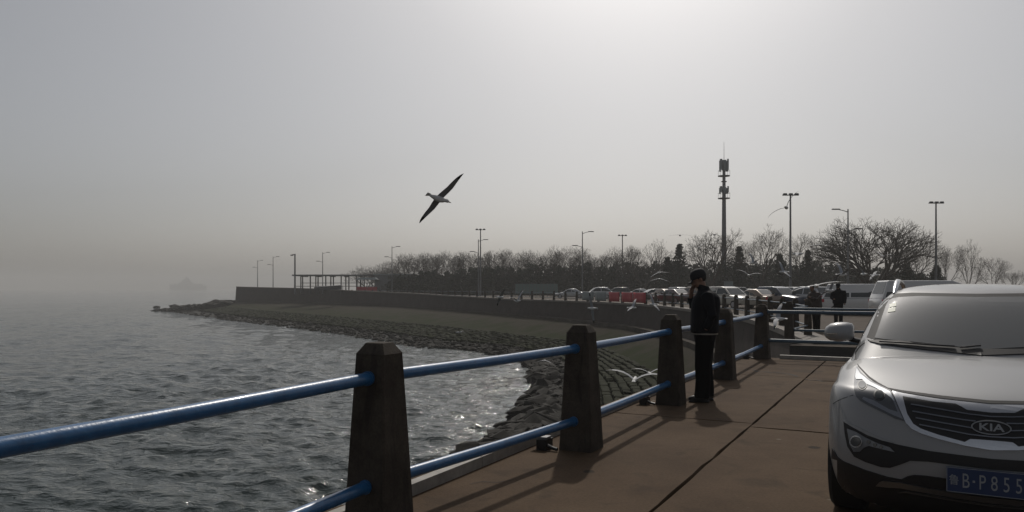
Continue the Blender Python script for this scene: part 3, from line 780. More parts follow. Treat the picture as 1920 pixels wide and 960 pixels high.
    for x in (-2.42, -3.35): side('door_handle', [(x, .93), (x, .96), (x-.2, .965), (x-.2, .935)], M['chrome'], .02)
    side('tail_lamp', [(-4.22, .80), (-4.2, .98), (-4.05, .96), (-4.1, .84)], M['red'], .006)
    side('sill_cladding', [(-1.33, .22), (-1.33, .33), (-3.1, .33), (-3.1, .22)], M['clad'], .012)
    # --- wheels
    for x in (-.90, -3.54):
        for s in (1, -1):
            wr = empty('wheel', (x, s*.80, .358)); wr.parent = root
            b = MB(); b.rings([[(r*math.cos(a*PI/18), yy, r*math.sin(a*PI/18)) for a in range(36)] for yy, r in ((-.11, .24), (-.115, .33), (-.09, .355), (0, .358), (.09, .355), (.115, .33), (.11, .24))], cap=False); b.build('tyre', M['tyre'], wr, True, R(40))
            b = MB(); b.rings([[(r*math.cos(a*PI/18), s*yy, r*math.sin(a*PI/18)) for a in range(36)] for yy, r in ((-.08, .24), (.06, .235), (.105, .245), (.10, .225), (.04, .21))], cap=False); b.build('rim', M['rim'], wr, True, R(40))
            for k in range(5):
                a = 2*PI*k/5; sp = MB(); sp.tube([(0, s*.085, 0), (.22*math.cos(a), s*.085, .22*math.sin(a))], [.045, .028], 6); sp.build('spoke', M['rim'], wr)
            b = MB(); b.tube([(0, -s*.06, 0), (0, -s*.02, 0)], .2, 20); b.build('brake_disc', M['darkchrome'], wr)
            # dark liner inside the arch
            b = MB(); b.rings([[(x+r*math.cos(a*PI/16), s*yy, .36+r*math.sin(a*PI/16)) for a in range(17)] for yy, r in ((.615, .06), (.615, .398), (.90, .400))], cap=False, closed=False); b.build('arch_liner', M['clad'], root)
    return root
hero_car()

# ------------------------------------------------------------------ shore rocks
def rocks():
    rng = random.Random(11); protos = []
    for k in range(9):
        bm = bmesh.new()
        for i in range(15):
            a = rng.uniform(0, 6.28); z = rng.uniform(-1, 1); r = math.sqrt(1-z*z)*rng.uniform(.8, 1.1)
            bm.verts.new((r*math.cos(a), r*math.sin(a)*rng.uniform(.7, 1), z*.6))
        h = bmesh.ops.convex_hull(bm, input=bm.verts[:])
        bmesh.ops.delete(bm, geom=[v for v in bm.verts if not v.link_faces], context='VERTS')
        me = bpy.data.meshes.new('rock'); bm.to_mesh(me); bm.free(); me.materials.append(M['rock']); protos.append(me)
    cand = []
    for n in range(5200):
        t = rng.uniform(3.2, 17.9) if n % 3 else rng.uniform(4, 10); f = rng.uniform(.62 if t < 10.5 else .35, 1.03)
        s_, t_ = path_at([(*p, 0) for p in S], t), path_at([(*p, 0) for p in T], t)
        p = t_.lerp(s_, f); p.z = lerp(-4.0, WATER, f)
        size = rng.uniform(.18, .42)*(1.5 if t < 10.5 and f > .8 else 1)*(1.6 if rng.random() < .12 else 1)*(.7+.4*f)
        cand.append((size/p.y, p, size))
    cand.sort(key=lambda c: -c[0])
    def mtx(p, size):
        return Matrix.Translation(p+Vector((0, 0, size*rng.uniform(.0, .25)))) @ Matrix.Rotation(rng.uniform(0, 6.28), 4, 'Z') @ Matrix.Rotation(rng.uniform(-.3, .3), 4, 'X') @ Matrix.Diagonal((size*rng.uniform(.8, 1.5), size*rng.uniform(.7, 1.1), size*rng.uniform(.6, 1.0), 1))
    for i, (_, p, size) in enumerate(cand[:290]):
        o = link('rock', protos[i % 9], shore_o); o.matrix_local = mtx(p, size)
    b = MB()
    for i, (_, p, size) in enumerate(cand[290:]):
        me = protos[i % 9]; mt = mtx(p, size); b.add([mt @ v.co for v in me.vertices], [tuple(q.vertices) for q in me.polygons])
    # paved stone courses on the slope above the boulders
    pave = []
    for k in range(4):
        bm = bmesh.new(); bmesh.ops.create_cube(bm, size=1)
        for v in bm.verts: v.co += Vector((rng.uniform(-.1, .1), rng.uniform(-.12, .12), rng.uniform(-.12, .12)))
        bmesh.ops.bevel(bm, geom=bm.edges[:], offset=.12, segments=1, affect='EDGES'); me = bpy.data.meshes.new('paving_stone'); bm.to_mesh(me); bm.free(); me.materials.append(M['course']); pave.append(me)
    near = []; SP = [(*p, 0) for p in S]; TP = [(*p, 0) for p in T]
    for j in range(9):
        f = .03+j*.068; t = 3.4+rng.uniform(0, .02)
        while t < 17.7:
            a_, c_ = path_at(TP, t), path_at(SP, t); p = a_.lerp(c_, f); q = path_at(TP, t+.02).lerp(path_at(SP, t+.02), f); d = (q-p); L_ = rng.uniform(.8, 1.5)
            if d.length < 1e-5: break
            p.z = lerp(-4.0, WATER, f)+.10+.05*rng.random(); dp = (c_-a_).length*.068
            mt = Matrix.Translation(p) @ Matrix.Rotation(math.atan2(d.y, d.x)+rng.uniform(-.06, .06), 4, 'Z') @ Matrix.Rotation(rng.uniform(-.1, .1), 4, 'Y') @ Matrix.Diagonal((L_*.94, dp*rng.uniform(.8, .97), .34, 1))
            near.append((p.y, mt)); t += .02*L_/d.length
    near.sort(key=lambda e: e[0]); pb = MB()
    for i, (_, mt) in enumerate(near):
        if i < 280: o = link('paving_stone', pave[i % 4], shore_o); o.matrix_local = mt
        else: pb.add([mt @ v.co for v in pave[i % 4].vertices], [tuple(q.vertices) for q in pave[i % 4].polygons])
    pb.build('stone_courses', M['course'], shore_o)['kind'] = 'stuff'
    # rocks of the point beyond the end of the wall
    for n in range(420):
        u = rng.random()**1.3; c = Vector((lerp(-84, -113, u), lerp(230, 240, u)+rng.uniform(-14, 8)*(1-u*.8), 0))
        hgt = lerp(-2.6, WATER-.2, u**.8)+rng.uniform(-.4, .3); size = rng.uniform(.8, 2.2)*(1-.4*u); c.z = hgt-.5
        me = protos[n % 9]; mt = mtx(c, size); b.add([mt @ v.co for v in me.vertices], [tuple(q.vertices) for q in me.polygons])
    for (x, y, sz) in ((293, 576, 1.6), (316, 581, 1.5), (326, 577, 2.6), (335, 582, 1.6), (345, 582, 1.2)):
        p = gp(x, y+2, WATER); me = protos[sz > 2]; mt = mtx(p, sz); b.add([mt @ v.co for v in me.vertices], [tuple(q.vertices) for q in me.polygons])
    o = b.build('rock_mass', M['rock'], shore_o); o['kind'] = 'stuff'
    # mound carrying the point
    m_ = MB(); rows = []
    for i in range(9):
        u = i/8; r = []
        for j in range(9):
            v = j/8-.5; x = lerp(-82, -116, u); y = 233+v*lerp(30, 6, u)+u*6
            z = lerp(-2.6, WATER-.6, u**.8)-abs(v)*2*lerp(2.9, .3, u)+.5*noise.noise(Vector((x*.3, y*.3, 2)))
            r.append(Vector((x, y, z)))
        rows.append(r)
    m_.grid(rows); m_.build('headland_bed', M['rubble'], shore_o)
rocks()

# ------------------------------------------------------------------ lamps and masts
def lamp_double(name, base, h, label, flip=1, upper=True, group='double arm street lamps along the promenade'):
    root = empty(name, base); tag(root, label, 'street lamp', group)
    b = MB(); b.tube([(0, 0, 0), (0, 0, .5), (0, 0, h)], [.15, .13, .065], 10); b.build('pole', M['steel'], root, True, R(40))
    MB().box((0, 0, .06), (.42, .42, .12)).build('base_plate', M['steel'], root)
    for (z, s, L, up) in ((h-.35, 1*flip, 1.05, .30), (h*.76, -1*flip, .85, .26)):
        b = MB(); b.tube([(0, 0, z), (s*L*.45, 0, z+up*.55), (s*L, 0, z+up)], [.05, .045, .04], 6); a = b.build('arm', M['steel'], root, True)
        b = MB(); b.box((s*(L+.32), 0, z+up+.03), (.85, .26, .12)); b.build('lamp_head', M['lampdark'], a)
    return root
H = 10.5
def lampD(x, yt): return (H-CAM_H)*F/(HZ-yt)
for x, yt, lab, fl in ((483, 488, 'double arm street lamp nearest the bare end of the seawall', 1), (512, 481, 'double arm street lamp second from the end of the seawall', 1),
                   (605, 473, 'double arm street lamp rising behind the open pavilion frame', 1), (735, 462, 'double arm street lamp beside the grey hut at the wood edge', 1),
                   (897, 449, 'double arm street lamp just in front of the floodlight mast by green panels', 1), (1092, 434, 'double arm street lamp behind the grey and red banners', 1),
                   (1590, 392, 'double arm street lamp in front of the largest bare tree', -1)):
    D = lampD(x, yt); lamp_double('street_lamp', ((x-960)*D/F, D, 0), H, lab, fl)
D = 190; root = empty('street_lamp', ((553-960)*D/F, D, 0)); tag(root, 'thick street lamp with one short arm at the pavilion corner', 'street lamp')
b = MB(); b.tube([(0, 0, 0), (0, 0, 10)], [.22, .17], 10); b.build('pole', M['steel'], root, True, R(40))
b = MB(); b.tube([(0, 0, 9.9), (-.7, 0, 9.8)], .08, 6); b.build('arm', M['steel'], root); MB().box((-.75, 0, 9.65), (.7, .35, .25)).build('lamp_head', M['lampdark'], root)
def flood(x, yt, D, label):
    root = empty('floodlight_mast', ((x-960)*D/F, D, 0)); h = CAM_H+(HZ-yt)*D/F; tag(root, label, 'mast', 'floodlight masts in the car park')
    b = MB(); b.tube([(0, 0, 0), (0, 0, h)], [.17, .09], 10); b.build('pole', M['steel'], root, True, R(40))
    MB().box((0, 0, .08), (.5, .5, .16)).build('base_plate', M['steel'], root)
    MB().box((0, 0, h), (1.9, .12, .10)).build('crossbar', M['steel'], root)
    for k in (-1, 0, 1):
        b = MB(); b.box((k*.68, -.12, h+.08), (.50, .34, .26), taper=.75); b.build('floodlight', M['lampdark'], root)
for x, yt, D, lab in ((901, 431, 146, 'floodlight mast with three lamps left of the green grey panels'), (1167, 442, 160, 'floodlight mast with three lamps between bare trees behind red banners'),
                      (1482, 366, 91, 'tall floodlight mast with three lamps next to the telecom mast'), (1755, 381, 100, 'floodlight mast with three lamps standing right of the largest bare tree')):
    flood(x, yt, D, lab)
def telecom():
    D = 150; root = empty('telecom_mast', ((1357.5-960)*D/F, D, 0)); tag(root, 'tall grey telecom mast with two tiers of antenna panels', 'mast')
    z = lambda y: CAM_H+(HZ-y)*D/F
    b = MB(); b.tube([(0, 0, 0), (0, 0, z(372)), (0, 0, z(300))], [.55, .36, .24], 14); b.build('pole', M['steel'], root, True, R(40))
    b = MB(); b.tube([(0, 0, z(300)), (0, 0, z(266))], [.05, .025], 6); b.build('lightning_rod', M['steel'], root)
    for y, r in ((372, 1.15), (330, 1.15), (340.5, .55)):
        b = MB(); b.tube([(0, 0, z(y)-.07), (0, 0, z(y)+.07)], r, 20); p = b.build('platform', M['lampdark'], root)
        rl = MB()
        for k in range(20):
            a = 2*PI*k/20; a2 = 2*PI*(k+1)/20; rl.tube([(r*math.cos(a), r*math.sin(a), z(y)+1.0), (r*math.cos(a2), r*math.sin(a2), z(y)+1.0)], .025, 4)
            if k % 4 == 0: rl.tube([(r*math.cos(a), r*math.sin(a), z(y)), (r*math.cos(a), r*math.sin(a), z(y)+1.0)], .025, 4)
        if r > 1: rl.build('guard_rail', M['steel'], p)
    for (yb, yt_, rad, n, w_) in ((321, 301, .78, 6, .52), (363, 352, .80, 6, .48)):
        for k in range(n):
            a = 2*PI*k/n+.5; hgt = z(yt_)-z(yb)
            b = MB(); b.box((rad*math.cos(a), rad*math.sin(a), z(yb)+hgt/2+(.25 if k % 2 else 0)), (.2, w_, hgt), a); p = b.build('antenna_panel', M['grey'], root)
            b = MB(); b.tube([(0, 0, z(yb)+hgt*.5), (rad*.85*math.cos(a), rad*.85*math.sin(a), z(yb)+hgt*.5)], .05, 5); b.build('bracket', M['steel'], p)
telecom()

# ------------------------------------------------------------------ pavilion, hut, panels, banners
def pavilion():
    D = 196; k = D/F; x0 = (553-960)*k; root = empty('pavilion_frame', (x0, D, 0)); tag(root, 'open pavilion of thin posts under one long flat roof beam', 'pavilion')
    L = (712-553)*k; zt = CAM_H+(HZ-517.5)*k; dx = L/11
    for r, yy in ((0, 0), (1, 5.5)):
        for i in range(12):
            if r and i % 2: continue
            MB().box((i*dx, yy, zt/2), (.26, .26, zt)).build('column', M['lampdark'], root)
        MB().box((L/2, yy, zt*.62 if r else 2.0), (L, .12, .14)).build('mid_rail', M['lampdark'], root)
    b = MB(); b.box((L/2, 2.75, zt+.18), (L+1.2, 6.6, .36)); b.build('roof', M['steel'], root)
    for i in range(6): MB().box((L*(i+.5)/6, 2.75, zt-.12), (.12, 6.2, .2)).build('rafter', M['lampdark'], root)
    # grey hut
    D = 190; k = D/F; hx = (742-960)*k; root = empty('hut', (hx, D, 0)); tag(root, 'grey flat roofed hut between pavilion and wood', 'hut')
    zt = CAM_H+(HZ-516)*k; wd = 72*k
    MB().box((0, 0, zt/2), (wd, 6, zt)).build('wall', M['steel'], root); MB().box((0, 0, zt+.12), (wd+.5, 6.6, .24)).build('roof', M['grey'], root)
    for i in (-1, 1): 
        p = MB().box((i*2.4, -3.02, 1.6), (1.3, .08, 1.1)).build('window', M['glass'], root); MB().box((i*2.4, -3.08, 1.0), (1.5, .1, .1)).build('sill', M['grey'], p)
    MB().box((0, -3.02, 1.05), (1.0, .08, 2.1)).build('door', M['lampdark'], root)
    # red stall with canopy
    D = 186; k = D/F; sx = (690-960)*k; root = empty('stall', (sx, D, 0)); tag(root, 'market stall with red front and pale canopy before the pavilion', 'stall')
    zt = CAM_H+(HZ-524)*k
    for i in (-1, 1):
        for j in (-1, 1): MB().box((i*2.2, j*1.3, zt/2), (.12, .12, zt)).build('post', M['steel'], root)
    b = MB(); b.box((0, 0, zt+.2), (5.4, 3.4, .5), taper=.7); b.build('canopy', M['grey'], root)
    for i in (-1, 1): MB().box((i*1.25, -1.4, 1.15), (2.4, .1, 1.35)).build('front_panel', M['red'], root)
    MB().box((0, 0, 1.1), (4.6, 2.4, .12)).build('counter', M['grey'], root)
    # dark covered stall
    D = 180; k = D/F; sx = (618-960)*k; root = empty('covered_stall', (sx, D, 0)); tag(root, 'low stall under a dark sloping tarpaulin in front of the pavilion', 'stall')
    for i in (-1, 1):
        for j in (-1, 1): MB().box((i*2.8, j*1.3, 1.0), (.1, .1, 2.0)).build('post', M['lampdark'], root)
    b = MB(); b.add([(-3.2, -1.7, 1.75), (3.2, -1.7, 2.2), (3.2, 1.7, 2.35), (-3.2, 1.7, 1.9), (-3.2, -1.7, 1.0), (3.2, -1.7, 1.2)], [(0, 1, 2, 3), (0, 1, 5, 4)]); o = b.build('tarpaulin', M['lampdark'], root)
    so = o.modifiers.new('t', 'SOLIDIFY'); so.thickness = .04; evald(o)
pavilion()
def wallpoint(xp, off):            # point on the promenade behind the wall seen at photo column xp
    best = None
    for k in range(400):
        t = 4+k*.034; p = path_at(Wv, t); q = path_at(Wv, t+.03); d = (q-p).normalized(); n = Vector((d.y, -d.x, 0)); p = p+n*off
        e = abs(960+p.x/p.y*F-xp)
        if best is None or e < best[0]: best = (e, p, d)
    return best[1], best[2]
for i, (x0, x1, mm, lab) in enumerate(((1092, 1112, 'grey', 'grey cloth banner tied to the seawall railing, first of two'), (1114, 1136, 'grey', 'grey cloth banner next to the red banners on the seawall railing'),
        (1140, 1163, 'red', 'red banner beside the grey banners on the seawall railing'), (1166, 1187, 'red', 'red banner in the middle of three on the seawall railing'), (1189, 1210, 'red', 'red banner farthest from the grey banners on the seawall railing'))):
    a, _ = wallpoint(x0, .62); c, _ = wallpoint(x1, .62); d = (c-a); n = Vector((-d.y, d.x, 0)).normalized()*.02
    root = empty('banner', (a+c)/2); tag(root, lab, 'banner', 'banners on the seawall railing'); m_ = (a+c)/2
    rows = []
    for z in (.12, .5, .9, 1.12): rows.append([(a-m_)+d*u+n*(3*math.sin(u*9+i))+Vector((0, 0, z-.03*math.sin(u*PI)*(z > 1))) for u in (0, .2, .4, .6, .8, 1)])
    o = MB().grid(rows).build('cloth', M['red' if mm == 'red' else 'grey'], root, True); so = o.modifiers.new('t', 'SOLIDIFY'); so.thickness = .012; evald(o)
    MB().tube([(a-m_)+Vector((0, 0, 1.13)), (c-m_)+Vector((0, 0, 1.13))], .02, 5).build('rope', M['white'], root)
# green grey hoarding
D = 138; k = D/F; root = empty('hoarding', ((966-960)*k, D, 0)); tag(root, 'row of green grey hoarding panels in front of the evergreens', 'hoarding')
for i in range(12):
    MB().box(((i+.5)*6.7*k, 0, 1.42), (5.6*k, .08, 1.75)).build('panel', M['greenpanel'], root)
    MB().box((i*6.7*k, 0, 1.2), (.09, .1, 2.4)).build('post', M['steel'], root)
# pale sign board at the car park edge
D = 62; k = D/F; root = empty('sign_board', ((1366-960)*k, D, 0)); tag(root, 'pale rectangular sign board on a post above the parked cars', 'sign')
MB().box((0, 0, CAM_H+(HZ-532)*k), (17*k, .05, 9.5*k)).build('board', M['grey'], root); MB().tube([(0, .05, 0), (0, .05, 2.0)], .03, 8).build('post', M['steel'], root)

# ------------------------------------------------------------------ bare trees
def bare_tree(seed, h, spread, trunk_h, r0, depth=6, limbs=5, droop=0, dense=False):
    rng = random.Random(seed); tb = MB(); cb = MB()
    def seg(p, d, L, r, lev):
        n = 3 if lev > 0 else 4; pts = [p]; q = p; dd = d.copy()
        for i in range(n):
            w_ = .16 if lev else .05
            dd = (dd+Vector((rng.uniform(-w_, w_), rng.uniform(-w_, w_), rng.uniform(-w_, w_)+(.05 if lev else 0)))).normalized()
            q = q+dd*(L/n); pts.append(q)
        rr = [lerp(r, r*.68, i/n) for i in range(n+1)]
        (tb if lev == 0 else cb).tube(pts, rr, 7 if lev == 0 else (5 if lev < 3 else 3), cap=lev == 0)
        if lev >= depth: return
        kids = limbs if lev == 0 else (rng.choice((3, 4, 4)) if lev < 3 else rng.choice((2, 3, 3) if not dense else (3, 3, 3)))
        base = rng.uniform(0, 6.28)
        for k in range(kids):
            f = 1.0 if k < 2 else rng.uniform(.45, .95)
            i = min(n-1, int(f*n)); st = pts[i].lerp(pts[i+1], f*n-i) if f < 1 else pts[-1]
            a = base+2*PI*k/kids+rng.uniform(-.4, .4); tilt = rng.uniform(.35, .8)*(1.15 if lev == 0 else 1)
            ax = dd.orthogonal().normalized(); ax.rotate(Matrix.Rotation(a, 3, dd)); nd_ = (dd*math.cos(tilt)+ax*math.sin(tilt)); nd_.x *= spread; nd_.y *= spread; nd_.z += .12-droop; nd_.normalize()
            seg(st, nd_, L0*(.70**(lev+1))*rng.uniform(.8, 1.2)*(1.35 if lev == 0 else 1), max(r*(.62 if lev else .55)*rng.uniform(.8, 1.05), .014), lev+1)
    L0 = h*.42
    seg(Vector((0, 0, -.1)), Vector((rng.uniform(-.06, .06), 0, 1)), trunk_h, r0, 0)
    zs = max(v[2] for v in cb.v); s = h/zs
    cb.v = [(x, y, z*s) for x, y, z in cb.v]; tb.v = [(x, y, z*s) for x, y, z in tb.v]
    return tb.mesh('trunk', M['bark'], True), cb.mesh('crown', M['twig'])
tree_protos = [bare_tree(s, 9, sp, th, .2, 6) for s, sp, th in ((1, 1.1, 2.2), (2, 1.0, 1.8), (3, 1.25, 2.4), (7, 1.0, 2.0), (9, 1.4, 1.5))]
def place_tree(protos, x, ytop, D, label, wide=None, group='bare trees behind the car park', yb=0, name='bare_tree', rz=0.0):
    h = CAM_H+(HZ-ytop)*D/F; root = empty(name, ((x-960)*D/F, D, 0), rz); tag(root, label, 'tree', group)
    a = link('trunk', protos[0], root); c = link('crown', protos[1], root)
    zs = max(v.co.z for v in protos[1].vertices); s = h/zs
    sx = s
    if wide:
        xs = [v.co.x for v in protos[1].vertices]; sx = wide*D/F/(max(xs)-min(xs)); 
    root.scale = (sx, sx, s); return root
big = bare_tree(21, 9.6, 1.55, 1.2, .36, 6, limbs=9, dense=True)
place_tree(big, 1637, 404, 104, 'largest bare tree with a broad flat topped crown beside the street lamp', 262)
big2 = bare_tree(33, 9, 1.2, 1.8, .26, 6, limbs=6)
place_tree(big2, 1337, 428, 128, 'bare tree with spreading crown around the telecom mast foot', 135, rz=1)
place_tree(bare_tree(35, 9, 1.1, 2.0, .26, 6, limbs=6), 1428, 420, 124, 'bare tree with rounded crown between telecom mast and tall floodlight mast', 140, rz=2)
place_tree(tree_protos[2], 1505, 434, 130, 'bare tree directly right of the tall floodlight mast', 95)
place_tree(tree_protos[0], 1708, 446, 112, 'bare tree tucked under the edge of the largest tree', 110, rz=.7)
place_tree(tree_protos[1], 1776, 456, 118, 'slender bare tree just past the floodlight mast by the van roof', 60, rz=2.2)
place_tree(tree_protos[3], 1817, 447, 122, 'tall thin bare tree with layered top above the silver car', 58, rz=4)
place_tree(tree_protos[4], 1863, 480, 150, 'pale small bare tree over the silver car roof', 70, rz=1)
place_tree(tree_protos[1], 1900, 505, 170, 'faint low bare tree farthest along the car park', 60, rz=5)
place_tree(bare_tree(51, 9, 1.1, 1.5, .22, 6), 1208, 447, 150, 'bare tree with open fan of branches beside the tall dark conifer', 120, rz=3)
rng = random.Random(8)
row = [(688, 506, 205), (706, 498, 200), (728, 486, 195), (752, 480, 190), (772, 474, 190), (795, 472, 185), (815, 470, 183), (838, 471, 180), (858, 468, 178), (880, 464, 178), (905, 467, 175), (928, 464, 172), (950, 468, 172), (975, 470, 170), (998, 464, 168), (1020, 466, 166), (1045, 461, 165), (1065, 460, 164), (1088, 470, 164), (1112, 474, 163), (1135, 472, 162), (1158, 462, 160), (1180, 458, 158)]
for i, (x, yt, D) in enumerate(row):
    side_ = 'bare tree in the grey wood behind the pavilion and hut' if x < 860 else 'bare tree in the line above the dark evergreen belt'
    place_tree(tree_protos[i % 5], x, yt+rng.uniform(-3, 4), D+rng.uniform(-4, 6), side_, rng.uniform(78, 112), group='bare trees of the wood by the hut' if x < 860 else 'bare trees above the evergreen belt', rz=rng.uniform(0, 6.28))

# evergreen belt: one dense far mass, plus single conifers one can tell apart
def leafcloud(b, c, r, n, size, rng):
    for _ in range(n):
        while True:
            q = Vector((rng.uniform(-1, 1), rng.uniform(-1, 1), rng.uniform(-1, 1)))
            if .25 < q.length < 1: break
        p = Vector((c[0]+q.x*r[0], c[1]+q.y*r[1], c[2]+q.z*r[2])); u = Vector((rng.gauss(0, 1), rng.gauss(0, 1), rng.gauss(0, 1))).normalized(); v_ = u.orthogonal().normalized(); s = size*rng.uniform(.6, 1.3)
        b.add([p+u*s, p-u*s*.5+v_*s*.7, p-u*s*.5-v_*s*.7], [(0, 1, 2)])
def belt():
    rng = random.Random(3); b = MB()
    x = 735
    while x < 1760:
        D = lerp(178, 132, (x-735)/1025)+rng.uniform(-6, 6); k = D/F
        yt = float(np.interp(x, [735, 800, 900, 1000, 1100, 1200, 1260, 1400, 1500, 1600, 1680, 1760], [527, 514, 507, 502, 500, 499, 495, 493, 494, 499, 510, 519]))+rng.uniform(-7, 8)
        h = CAM_H+(HZ-yt)*k; X = (x-960)*k; rx = rng.uniform(1.0, 1.7)
        n = 6
        for j in range(n):
            u = (j+.5)/n; leafcloud(b, (X+rng.uniform(-.3, .3), D+rng.uniform(-1, 1), h*u), (rx*(1.15-.55*u), rx*(1.1-.5*u), h/n*.85), 125, .27, rng)
        x += rng.uniform(7, 12)*(1.0)
    o = b.build('evergreen_belt', M['ever']); tag(o, 'dense dark belt of evergreen shrubs behind the car park', 'shrubs', kind='stuff')
    back = MB(); rng2 = random.Random(6); x = 740  # coarse leaf mass added behind the belt to block light through its gaps
    while x < 1640:
        D = lerp(186, 142, (x-735)/1025); k = D/F; leafcloud(back, ((x-960)*k, D, 2.0), (2.4, 1.2, 2.9), 110, .6, rng2); x += 9
    o = back.build('belt_backing', M['ever']); tag(o, 'low leaf mass added behind the evergreen belt to block light', 'shrubs', kind='stuff')
belt()
def conifer(x, yt, D, wd, label, seed):
    rng = random.Random(seed); k = D/F; h = CAM_H+(HZ-yt)*k; root = empty('conifer', ((x-960)*k, D, 0)); tag(root, label, 'conifer', 'conifers rising from the evergreen belt')
    MB().tube([(0, 0, 0), (0, 0, h*.95)], [.16, .04], 7).build('trunk', M['bark'], root); b = MB(); W_ = wd*k/2
    for j in range(16):
        u = .15+.83*j/15; r = W_*(1.05-u)**.7; a0 = rng.uniform(0, 6.28)
        for m_ in range(4):
            a = a0+m_*PI/2+rng.uniform(-.4, .4); e = r*rng.uniform(.55, 1.15)
            leafcloud(b, (e*.65*math.cos(a), e*.65*math.sin(a), h*u+.2*e), (e*.5+.12, e*.5+.12, .28), 22, .24, rng)
    leafcloud(b, (0, 0, h*.97), (.2, .2, .3), 25, .2, rng); b.build('crown', M['ever'], root)
conifer(1274, 459, 132, 52, 'dark ragged conifer standing above the belt near the man with cap', 1)
conifer(1252, 484, 132, 40, 'smaller dark conifer leaning on the ragged conifer', 2)
conifer(1386, 464, 128, 40, 'dark conifer at the foot of the telecom mast', 3)
conifer(1462, 478, 126, 44, 'broad dark conifer left of the tall floodlight mast', 4)
conifer(1515, 470, 128, 40, 'dark conifer in the gap before the largest bare tree', 5)
conifer(1755, 500, 105, 40, 'low dark conifer at the foot of the rightmost floodlight mast', 6)
conifer(1700, 497, 112, 60, 'broad dark bush under the edge of the largest bare tree', 7)

# ------------------------------------------------------------------ parked cars and vans
M['white_paint'] = mat('white_paint', (.62, .62, .61), .3, coat=1); M['black_paint'] = mat('black_paint', (.015, .015, .017), .3, coat=1)
M['grey_paint'] = mat('grey_paint', (.17, .175, .18), .3, metal=.4, coat=1); M['sil_paint'] = mat('pale_silver_paint', (.42, .43, .44), .3, metal=.5, coat=1)
M['blue_paint'] = mat('dark_blue_paint', (.02, .035, .07), .3, coat=1); M['red_paint'] = mat('dark_red_paint', (.06, .010, .012), .3, coat=1)
CARS = {
 'sedan': dict(L=4.6, W=1.78, belt=.92, roof=1.45, low=[(2.3, .50, .62), (2.22, .30, .74), (1.5, .24, .86), (1.0, .22, .92), (-1.5, .22, .96), (-2.15, .28, .94), (-2.3, .5, .7)],
              cab=[(1.05, .92), (.25, 1.38), (-.2, 1.45), (-.9, 1.44), (-1.75, .97)]),
 'suv': dict(L=4.5, W=1.84, belt=1.02, roof=1.68, low=[(2.25, .55, .72), (2.18, .32, .86), (1.4, .28, .98), (1.0, .26, 1.02), (-1.7, .26, 1.05), (-2.15, .32, 1.04), (-2.25, .5, .85)],
            cab=[(1.0, 1.02), (.25, 1.58), (-.2, 1.67), (-1.6, 1.65), (-2.1, 1.05)]),
 'van': dict(L=4.9, W=1.8, belt=1.05, roof=1.95, low=[(2.45, .5, .75), (2.40, .3, .95), (2.0, .26, 1.05), (1.5, .26, 1.06), (-1.8, .26, 1.06), (-2.38, .3, 1.06), (-2.45, .5, .95)],
            cab=[(2.05, 1.05), (1.30, 1.80), (.9, 1.94), (-2.1, 1.94), (-2.40, 1.06)]),
}
